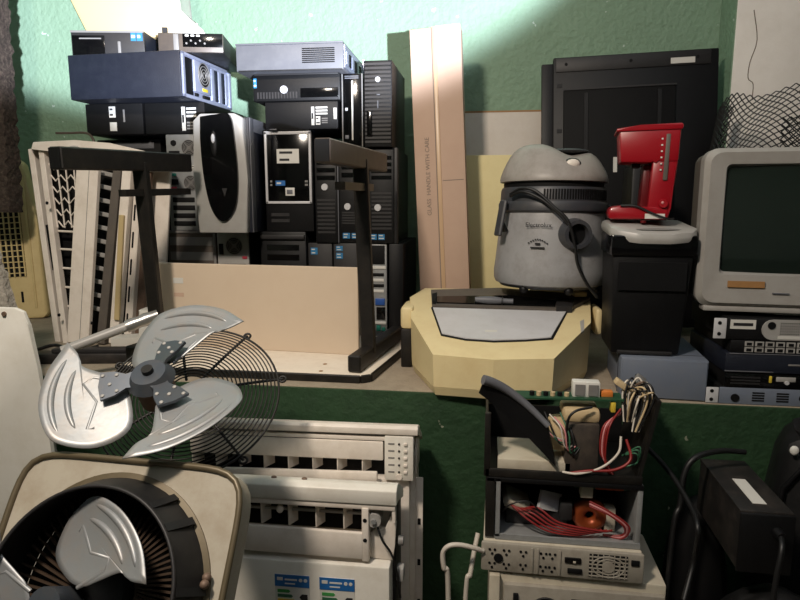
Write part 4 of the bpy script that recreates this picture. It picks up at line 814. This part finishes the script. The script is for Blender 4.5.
def bracket(par, R):
    b = MB(); P_ = [Matrix.Rotation(2*math.pi*k/3+rad(14), 4, 'Z') @ Matrix.Rotation(rad(15), 4, 'X') for k in range(3)]
    for Mp in P_:
        b.prism([(-.03, -.10), (-.20, -.07), (-.30, -.12), (-.42, -.14), (-.44, 0), (-.42, .14), (-.30, .12), (-.20, .07), (-.03, .10)], lambda u, v, q: Mp @ Vector((u*R, v*R, q)), .004, .010)
    b.cyl((0, 0, -.004), (0, 0, .018), R*.21, R*.15, 24); o = b.build('spider_bracket', 'bracket_steel', par)
    MB().cyl((0, 0, .012), (0, 0, .028), R*.05, seg=14).build('shaft_end', 'dark_steel', par)
    for Mp in P_:
        for u, v in ((-.40, -.10), (-.40, .10), (-.34, .0), (-.28, -.08), (-.28, .08)): MB().ball(Mp @ Vector((u*R, v*R, .011)), .004, 1, 1, .4, 10).build('rivet', 'silver_plastic', o)
    return o
EYE = Vector((0, 0, CAMZ))
def view_frame(P, vx, vy, vz, roll=0.):                 # orientation of a disc at P whose normal is (right, up, towards camera) seen from the camera
    v = (EYE-P).normalized(); xr = UP.cross(v).normalized(); yu = v.cross(xr); n = (xr*vx+yu*vy+v*vz).normalized()
    x = yu.cross(n).normalized(); y = n.cross(x); return (Matrix((x, y, n)).transposed() @ Matrix.Rotation(roll, 3, 'Z')).to_euler(), n
def depth(P): return (P-EYE).dot(FW)
HUB = at(151, 378, 1.12)
e_, nF = view_frame(HUB, -.302, .679, .669)
fan = thing('axial_fan', 'loose three-bladed aluminium fan with dark spider bracket in front of the round wire guard', 'fan', HUB, e_)
PXM = depth(HUB)/FPX
for k in range(3): blade(fan, PXM, 2*math.pi*k/3)
bracket(fan, 112*PXM)
MB().lathe([(0, -.004), (.03, -.004), (.038, -.012), (.038, -.06), (.028, -.068), (0, -.068)], seg=28).build('motor', 'rust_motor', fan)
GC = at(190, 398, 1.30)
e_, nG = view_frame(GC, -.22, .56, .80)
gd = thing('fan_guard', 'round black wire fan guard of many concentric rings behind the three-bladed fan', 'fan guard', GC, e_)
RG = 88*depth(GC)/FPX
print('fan gap', (HUB-GC).dot(nG), 'R', RG, PXM*100)
for k in range(19):
    r = RG*(.24+.76*k/18); dz = .02*(1-(r/RG)**2)
    MB().tube([(r*math.cos(a*math.pi/30), r*math.sin(a*math.pi/30), dz) for a in range(60)], .0017 if k < 18 else .0028, 5, True).build('guard_ring', 'guard_black', gd, 80)
for k, a in enumerate((58, 12, -50, -95, -150, 150, 105)):
    a = rad(a); pts = [(RG*t*math.cos(a), RG*t*math.sin(a), .02*(1-t*t)-.003) for t in (.2, .45, .7, .9, 1.0, 1.05)]; sp_ = MB().tube(pts, .0034, 6).build('guard_spoke', 'guard_black', gd, 80)
    e_ = Vector(pts[-1]); MB().tube([e_+Vector((.008*math.cos(q*math.pi/6), .008*math.sin(q*math.pi/6), 0)) for q in range(12)], .003, 6, True).build('mounting_eye', 'guard_black', sp_, 80)

# ---------------------------------------------------------------- square fan housing
SC = at(98, 595, .88)
K_ = depth(SC)/FPX
HSZ = 132*K_; RC = 117*K_; N_ = 96
nS = Vector((-.05, -math.cos(rad(33)), math.sin(rad(33)))).normalized(); xs = Vector((0, 0, 1)).cross(nS).normalized(); ys = nS.cross(xs)
hs = thing('fan_housing', 'beige square fan housing with rounded corners and black drum around a fan blade', 'fan housing', SC, Matrix((xs, ys, nS)).transposed().to_euler())
print('housing', HSZ, RC)
def sq(a, h):                                            # rounded square outline at angle a
    c, s_ = math.cos(a), math.sin(a); n_ = 8.0
    k = (abs(c)**n_+abs(s_)**n_)**(-1/n_); return Vector((h*k*c, h*k*s_, 0))
b = MB(); L = []
for rf, z in ((0, 0), (1, 0), (1, -.05)):
    L.append([b.bm.verts.new(((Vector((RC*math.cos(2*math.pi*i/N_), RC*math.sin(2*math.pi*i/N_), 0)) if rf == 0 else sq(2*math.pi*i/N_, HSZ))+Vector((0, 0, z)))) for i in range(N_)])
for A, B in zip(L, L[1:]):
    for i in range(N_): b.bm.faces.new((A[i], A[(i+1) % N_], B[(i+1) % N_], B[i]))
b.build('front_plate', 'beige_metal', hs, 40)
MB().tube([sq(2*math.pi*i/N_, HSZ)+Vector((0, 0, .002)) for i in range(N_)], .006, 8, True).build('rolled_edge', 'trim_metal', hs, 80)
MB().lathe([(RC+.004, -.004), (RC+.004, .004), (RC-.006, .006), (RC-.006, -.004)], seg=72).build('flange_ring', 'trim_metal', hs)
RD = RC-.026
MB().lathe([(RC-.004, .0), (RC-.014, .03), (RD, .065), (RD-.005, .065), (RC-.02, .03), (RC-.012, -.06), (RC-.006, -.06), (RC-.004, 0)], seg=72).build('drum', 'drum_black', hs, 50)
MB().tube([((RD-.002)*math.cos(2*math.pi*i/72), (RD-.002)*math.sin(2*math.pi*i/72), .065) for i in range(72)], .0035, 6, True).build('drum_rim', 'dark_grey', hs, 80)
for a in (58, 42, 8):
    a = rad(a); MB().bar(((RC+.0)*math.cos(a), (RC)*math.sin(a), .01), (RD*math.cos(a), RD*math.sin(a), .062), .014, .004).build('drum_tab', 'drum_black', hs)
for a, q in ((14, 0), (11, .008)):
    a = rad(a); MB().ball(((RC+.002)*math.cos(a), (RC+.002)*math.sin(a), .012+q), .008, 1, 1, 1, 10).build('bolt', 'rust_motor', hs)
MB().cyl((0, 0, -.078), (0, 0, -.072), RC-.004, seg=48).build('rear_shade', 'matte_black', hs)
for k in range(72):
    a = 2*math.pi*k/72; MB().bar((.05*math.cos(a+.25), .05*math.sin(a+.25), -.03), ((RC-.014)*math.cos(a), (RC-.014)*math.sin(a), -.025), .004, .006).build('radial_wire', 'fin_brown', hs)
MB().lathe([(0, -.06), (.045, -.06), (.045, -.02), (.04, -.01), (0, -.01)], seg=28).build('motor', 'drum_black', hs)
for k in range(3):
    o = blade(hs, PXM*.88, 2*math.pi*k/3); o.location = (-.055, -.022, .045); o.rotation_euler = (0, 0, rad(-140))
o = MB().cyl((0, 0, -.05), (0, 0, .012), .03, seg=20).build('hub', 'bracket_steel', hs); o.location = (-.055, -.022, .045)

# ---------------------------------------------------------------- pile of open power supplies
UY = 1.40
UX = at(484, 500, UY).x; UW = at(641, 500, UY).x-UX
def uz(py): return at(560, py, UY).z
z4, z3, z2, z1_ = uz(573), uz(543), uz(480), uz(474)
u4 = thing('power_unit', 'off-white boxed power unit at the bottom of the power supply pile', 'power supply', (at(489, 590, UY-.02).x, UY-.02, FZ), (0, 0, 0))
W4 = at(668, 590, UY-.02).x-at(489, 590, UY-.02).x; H4 = z4-.004-FZ
bx('case', 'ups_white', u4, 0, W4, .01, .24, 0, H4, bev=.005); bx('left_post', 'ups_white', u4, 0, .025, -.006, .012, 0, H4, bev=.002)
bx('rear_panel', 'ups_beige', u4, .035, W4-.005, -.004, .012, .02, H4-.022, bev=.003)
front(u4, W4, H4, [('g', 'fan_grille', 'dark_grey', .33, .80, .036), ('r', 'power_socket', 'matte_black', .14, .17, .75, .9, .006), ('r', 'port', 'matte_black', .47, .56, .86, .89, .006), ('r', 'port', 'matte_black', .47, .56, .78, .81, .006)]+[('d', 'outlet_hole', 'matte_black', .64+.045*i, .86-.06*(i % 2), .005, .006) for i in range(8)], -.004)
u3 = thing('power_unit', 'grey power unit with rows of wall outlets and a square fan vent facing out', 'power supply', (at(481, 560, UY-.015).x, UY-.015, z4), (0, 0, rad(-1)))
W3 = at(644, 560, UY-.015).x-at(481, 560, UY-.015).x; H3 = z3-.001-z4
bx('case', 'ups_white', u3, .004, W3-.004, .008, .24, .001, H3, bev=.004)
bx('rear_panel', 'ups_beige', u3, 0, W3, -.002, .01, .001, H3-.001, bev=.005)
for u in (.32, .355, .49): bx('panel_rib', 'ups_beige', u3, u*W3-.003, u*W3+.003, -.005, 0, .006, H3-.006, bev=.001)
outs = [(.07+.09*i, v) for i in range(2) for v in (.26, .72)]+[(.265, .28), (.265, .72), (.39, .28), (.39, .72), (.445, .28), (.445, .72)]
for u, v in outs:
    ot = MB()
    for a in range(3): ot.cyl((u*W3+.007*math.cos(a*2.1+.5), -.0035, v*H3+.007*math.sin(a*2.1+.5)), (u*W3+.007*math.cos(a*2.1+.5), 0, v*H3+.007*math.sin(a*2.1+.5)), .0032, seg=8)
    ot.build('outlet', 'matte_black', u3)
MB().cyl((.11*W3, -.005, .5*H3), (.11*W3, 0, .5*H3), .011, seg=16).build('cord_inlet', 'matte_black', u3)
front(u3, W3, H3, [('r', 'switch', 'gloss_black', .52, .62, .55, .72, .004), ('r', 'switch_mark', 'ups_white', .57, .59, .55, .64, .005), ('r', 'socket', 'matte_black', .54, .63, .2, .36, .004), ('r', 'vent_recess', 'matte_black', .67, .9, .14, .9, .001), ('r', 'power_inlet', 'matte_black', .92, .97, .62, .8, .003)], -.002)
vg = MB(); cu_, cv_ = .785*W3, .52*H3
for q in range(6): vg.box(.67*W3, .9*W3, -.0055, -.003, (.18+.125*q)*H3, (.18+.125*q)*H3+.0022)
for q in range(7): vg.box((.685+.033*q)*W3, (.685+.033*q)*W3+.0022, -.0055, -.003, .14*H3, .9*H3)
for q in (.026, .036): vg.tube([(cu_+q*math.cos(a*math.pi/14), -.0045, cv_+q*.72*math.sin(a*math.pi/14)) for a in range(28)], .0016, 5, True)
vg.cyl((cu_, -.007, cv_), (cu_, -.002, cv_), .014, seg=18); vg.build('fan_vent', 'ups_beige', u3)
for u in (.005, .02): pass
def open_case(name, label, x0, z0, W, H, rim, y0=UY, D=.24):
    t = thing(name, label, 'power supply', (x0, y0, z0), (0, 0, 0)); bx('base_plate', rim, t, 0, W, 0, D, .0005, .008); bx('back_plate', 'matte_black', t, 0, W, D-.006, D, .008, H); return t
u2 = open_case('power_unit', 'open metal power unit showing a copper ring coil and red wires', UX+.004, z3, UW, z2-z3, 'galvanised')
H2 = z2-z3-.001
bx('side_plate', 'dark_steel', u2, 0, .022, -.004, .24, .004, H2, bev=.003); bx('side_plate', 'galvanised', u2, UW-.012, UW, -.002, .24, .004, H2, bev=.002)
bx('front_post', 'galvanised', u2, .024, .034, -.004, .004, .008, H2-.004); bx('lower_lip', 'galvanised', u2, .024, UW, -.004, .002, .0008, .014); bx('upper_lip', 'black_plastic', u2, .0, UW, -.004, .012, H2-.012, H2, bev=.002)
cu = [(.048*math.cos(a*math.pi/16)*.5, .0, .024*math.sin(a*math.pi/16)) for a in range(32)]
Cc = Vector((UW*.70, .06, .047)); tr = MB().tube([Cc+Vector((.026*math.cos(a*math.pi/16), .0, .026*math.sin(a*math.pi/16))) for a in range(32)], .017, 12, True).build('ring_coil', 'copper', u2, 80)
MB().tube([Cc+Vector((.026*math.cos(a*math.pi/16), 0, .026*math.sin(a*math.pi/16))) for a in range(4, 30)], .0186, 10).build('coil_tape', 'rust_motor', u2, 80) if False else None
MB().box(-.035, .035, -.03, .03, -.012, .012, bev=.006, M=Matrix.Translation((.075, .07, .068)) @ Euler((.4, .5, .3)).to_matrix().to_4x4()).build('white_block', 'ups_white', u2); MB().box(-.03, .03, -.005, .005, -.022, .022, M=Matrix.Translation((.155, .06, .075)) @ Euler((-.2, .35, .5)).to_matrix().to_4x4()).build('silver_plate', 'light_silver', u2)
bx('circuit_board', 'pcb_green', u2, .21, UW-.02, .04, .22, H2-.035, H2-.032); bx('relay', 'copper', u2, UW*.72, UW*.9, .03, .05, H2-.032, H2-.014, bev=.002); bx('relay', 'ups_white', u2, UW*.62, UW*.7, .02, .05, H2-.05, H2-.02, bev=.002); bx('capacitor_block', 'dark_grey', u2, UW*.5, UW*.58, .03, .07, .04, .085, bev=.006); bx('terminal', 'ups_white', u2, UW*.8, UW*.87, .05, .08, .01, .07, bev=.003); bx('battery', 'dark_grey', u2, .05, .2, .06, .18, .008, .05, bev=.004)
for k in range(5):
    a = k*.006; wire('red_wire', [(.06+a, .03+a, .075-a), (.10+a, .01+a*.5, .05+a), (.15+a, .005, .025+a), (.22+a*2, .01, .018+a*.6), (.25+a*2, .02, .03)], .0026, 'wire_red', u2)
wire('black_wire', [(.04, .02, .06), (.06, .0, .09), (.10, .0, .1), (.13, .01, .07)], .002, 'wire_black', u2)
for k in range(3): wire('red_wire', [(UW*.68, .02, .10-.006*k), (UW*.8, .005, .085-.004*k), (UW*.93-.006*k, .005, .05), (UW*.9, .02, .012+.004*k), (UW*.78, .03, .012)], .0026, ('wire_red', 'wire_pink', 'wire_red')[k], u2)
u1 = open_case('power_unit', 'opened power unit topping the pile with block transformer, loose wires and tipped bezel', UX, z2, UW, .10, 'dark_steel')
H1 = uz(402)-z2
b = MB(); 
bx('front_lip', 'dark_steel', u1, 0, UW, -.004, .004, .0, .02, bev=.002); bx('left_post', 'dark_steel', u1, -.002, .012, -.004, .01, .0, H1*.82, bev=.002)
MB().bar((UW-.006, .115, .012), (UW+.028, .115, H1+.01), .22, .008, up=(1, 0, 0)).build('side_plate', 'dark_steel', u1)
bx('left_plate', 'dark_steel', u1, 0, .006, .0, .24, .0, H1*.7)
bx('inner_plate', 'ups_white', u1, .03, .2, .01, .15, .008, .04, bev=.003)
pcb = MB().box(.03, UW-.04, .03, .085, H1-.008, H1-.004, M=Matrix.Rotation(rad(-1), 4, 'Y')).build('circuit_board', 'pcb_green', u1)
rb_ = bx('twin_relay', 'sticker_white', u1, UW*.56, UW*.735, .045, .075, H1-.002, H1+.036, bev=.003)
for q in (.575, .66): bx('relay_window', 'mid_grey', rb_, UW*q, UW*(q+.062), .0425, .046, H1+.004, H1+.030)
bx('orange_connector', 'orange_part', u1, UW*.745, UW*.82, .05, .07, H1+.0, H1+.014, bev=.002); bx('yellow_connector', 'wire_yellow', u1, UW*.80, UW*.83, .03, .05, H1-.03, H1-.006, bev=.002)
for q in range(6): MB().cyl((UW*(.30+.045*q), .05, H1-.004), (UW*(.30+.045*q), .05, H1+.008), .006, seg=10).build('capacitor', ('matte_black', 'winding')[q % 2], u1)
# curved grey bezel tipped over at the left
def bz(u, v):
    p = Vector((-.008+u*.15, -.012+.02*math.sin(u*3), H1+.045-u*.03-(u**1.5)*.075)); return p+Vector((-.01*v+.03*v*u, .0, -v*(.028+.10*u*(1-u*.35))))
MB().surf(bz, 14, 6, .014, (.15, 1, .1)).build('tipped_bezel', 'black_plastic', u1, 60)
MB().tube([bz(i/14, 0)+Vector((0, .0, .004)) for i in range(15)], lambda t: .012-.005*t, 8).build('bezel_top_edge', 'slate_grey', u1, 60)
tf = bx('transformer', 'core_grey', u1, UW*.515, UW*.725, .01, .10, .012, H1-.055, bev=.002)
bx('transformer_cap', 'winding', tf, UW*.50, UW*.735, .02, .11, H1-.056, H1-.024, bev=.01); MB().lathe([(0, -.035), (.03, -.035), (.036, -.02), (.036, .02), (.03, .035), (0, .035)], c=(UW*.50, .06, H1*.5), seg=20).build('winding', 'winding', tf)
for k in range(4): wire('red_wire', [(UW*.86, .03, H1-.02-.004*k), (UW*(.78-.012*k), .0, H1*.72), (UW*(.76-.01*k), -.004, H1*.4), (UW*.78, .0, .03+.006*k), (UW*.83, .01, .012)], .0024, ('wire_red', 'wire_red', 'wire_pink', 'wire_red')[k], u1)
wire('white_wire', [(UW*.50, .0, .02), (UW*.6, -.008, .022), (UW*.74, -.008, .04), (UW*.84, -.004, .075), (UW*.86, .01, .11)], .0032, 'wire_white', u1); wire('red_wire', [(UW*.52, .0, .016), (UW*.66, -.008, .03), (UW*.82, -.008, .036), (UW*.92, 0, .06), (UW*.9, .02, .1)], .0036, 'wire_red', u1)
for k in range(8): wire('loose_wire', [(.10+.012*k, .03, H1-.035-.006*(k % 3)), (.13+.01*k, .0, H1-.06-.008*(k % 4)), (.16+.006*k, .0, H1-.085-.006*k), (.2+.004*k, .02, H1-.10)], .002, ('wire_white', 'wire_pink', 'wire_green', 'wire_black')[k % 4], u1)
wire('black_loop', [(.19, .02, .06), (.185, -.002, H1-.05), (.20, -.004, H1-.02), (.24, .01, H1-.012)], .003, 'wire_black', u1)
for k in range(16):
    rx, rz = random.uniform(0, .05), random.uniform(0, .06)
    wire('loose_wire', [(UW*.88+rx*.4, .03, H1-.05), (UW*.87+rx*.6, random.uniform(.0, .06), H1+.0+rz*.4), (UW*.9+rx, random.uniform(.0, .08), H1+.025+rz*.5), (UW*.95+rx*.8, random.uniform(0, .08), H1+.0+rz*.2), (UW*.93+rx*.3, .02, H1-.07)], .0024, ('wire_black', 'winding', 'wire_white', 'wire_black', 'rust_motor', 'wire_black')[k % 6], u1)
for k, (x, z, m_n) in enumerate(((.88, .03, 'winding'), (.94, .012, 'ups_white'), (1.0, .035, 'mid_grey'), (1.02, .01, 'matte_black'), (.97, -.03, 'matte_black'))): MB().box(-.022, .022, -.012, .012, -.007, .007, bev=.002, M=Matrix.Translation((UW*x, .05+.01*k, H1+z)) @ Euler((.3*k, .6-.4*k, .7*k)).to_matrix().to_4x4()).build('loose_connector', m_n, u1)
for k in range(3): wire('green_wire', [(UW*.88, .02, .06), (UW*(.95+.01*k), .0, .075+.008*k), (UW*.97, .01, .05), (UW*.9, .015, .035)], .002, 'wire_green', u1)
tag(wire('white_cable', [at(483, 551, 1.382), at(474, 548, 1.37), at(460, 545, 1.36), at(449, 546, 1.355), at(443, 553, 1.355), at(444, 568, 1.355), at(448, 585, 1.36), Vector((at(450, 600, 1.36).x, 1.36, FZ+.006))], .0062, 'wire_white'), 'white power cable looping down from the outlet unit', 'cable')
tag(wire('white_cable', [at(478, 533, 1.43), at(474, 552, 1.41), at(470, 575, 1.39), at(466, 590, 1.385), Vector((at(462, 600, 1.38).x, 1.38, FZ+.006))], .006, 'wire_white'), 'white cable hanging straight beside the power supply pile', 'cable')

# ---------------------------------------------------------------- dark corner: power brick, bags, cables
p0, p1 = atz(722, 462, -.10), atz(768, 516, -.10)
pb = thing('power_box', 'long dusty black power box with a white sticker lying on the dark bag', 'power supply', (p0.x, p0.y, -.228), (0, 0, math.atan2((p1-p0).y, (p1-p0).x)))
L_ = (p1-p0).length
bx('case', 'case_black', pb, 0, L_, -.052, .052, 0, .13, bev=.005); bx('end_plate', 'black_plastic', pb, L_-.004, L_+.004, -.054, .054, -.002, .132, bev=.004); bx('lid', 'case_black', pb, .0, L_-.004, -.053, .053, .126, .135, bev=.003)
bx('sticker', 'sticker_white', pb, L_*.42, L_*.86, -.016, .012, .1345, .1362)
MB().cyl((L_, .02, .095), (L_+.025, .02, .095), .012, .009, 14).build('cord_grommet', 'black_plastic', pb)
wire('power_cord', [(L_+.02, .02, .095), (L_+.05, .01, .08), (L_+.06, -.0, .0), (L_+.065, -.0, -.15)], .006, 'wire_black', pb)
def heap(name, label, c, rx, ry, zb, zt, m, seed, cat):
    random.seed(seed); ph = [random.uniform(0, 6) for _ in range(6)]; b = MB(); n, mm = 40, 18; G = []
    for j in range(mm+1):
        t = j/mm; row = []
        for k in range(n):
            a = 2*math.pi*k/n; rr_ = (1-t**3.2)**.5 if t < 1 else 0
            rr_ *= 1+.07*math.sin(3*a+ph[0]+2*t)+.05*math.sin(5*a+ph[1]-3*t)+.025*math.sin(11*a+ph[2]+9*t)
            row.append(b.bm.verts.new((c[0]+rx*rr_*math.cos(a), c[1]+ry*rr_*math.sin(a), zb+(zt-zb)*t+.012*math.sin(4*a+ph[3])*math.sin(math.pi*t))))
        G.append(row)
    for j in range(mm):
        for k in range(n): b.bm.faces.new((G[j][k], G[j][(k+1) % n], G[j+1][(k+1) % n], G[j+1][k]))
    b.bm.faces.new(G[0][::-1]); bmesh.ops.remove_doubles(b.bm, verts=b.bm.verts[:], dist=.0005); return tag(b.build(name, m, None, 60), label, cat)
heap('black_bag', 'dark lumpy bag on the floor under the dusty power box', (.64, 1.34), .17, .12, FZ, -.285, 'bag_black', 3, 'bag')
heap('dark_casing', 'dark rounded plastic casing between the power supply pile and the dusty power box', (at(696, 540, 1.6).x, 1.60), .085, .07, FZ, -.20, 'matte_black', 11, 'casing')
bb_ = thing('backpack', 'black padded bag with a white tag standing beside the dusty power box', 'bag', (at(800, 520, 1.5).x+.11, 1.57, FZ), (0, 0, rad(-20)))
h_ = at(780, 430, 1.5).z-FZ
MB().prism([(-.17, 0), (.2, 0), (.22, h_*.5), (.2, h_*.92), (.14, h_), (-.06, h_+.005), (-.13, h_*.95), (-.16, h_*.6)], lambda u, v, q: Vector((u, q, v)), -.09, .09, bev=.05).build('bag_body', 'bag_black', bb_); MB().tube([(-.13, -.085, h_*.5), (-.12, -.1, h_*.8), (-.06, -.095, h_*.93), (.1, -.095, h_*.93), (.18, -.09, h_*.8)], .006, 6).build('piping', 'black_plastic', bb_, 80)
MB().ball((-.105, -.10, h_*.93), .011, .9, .5, 1.1, 12).build('white_tag', 'sticker_white', bb_)
tag(wire('black_cable', [at(745, 452, 1.52), at(720, 451, 1.5), at(695, 458, 1.47), at(684, 475, 1.46), at(680, 505, 1.45), at(672, 540, 1.44), Vector((at(668, 560, 1.44).x, 1.44, FZ+.01))], .007, 'wire_black'), 'black cable arching over the dusty power box', 'cable')
tag(wire('black_cable', [at(640, 440, 1.6), at(668, 470, 1.5), at(690, 505, 1.38), at(698, 530, 1.3), at(694, 560, 1.34), at(684, 600, 1.3)], .006, 'wire_black'), 'black cable trailing down from the power supply pile onto the dark bag', 'cable')
for o in list(bpy.data.objects):
    for k in ('W', 'H', 'top'):
        if k in o.keys(): del o[k]
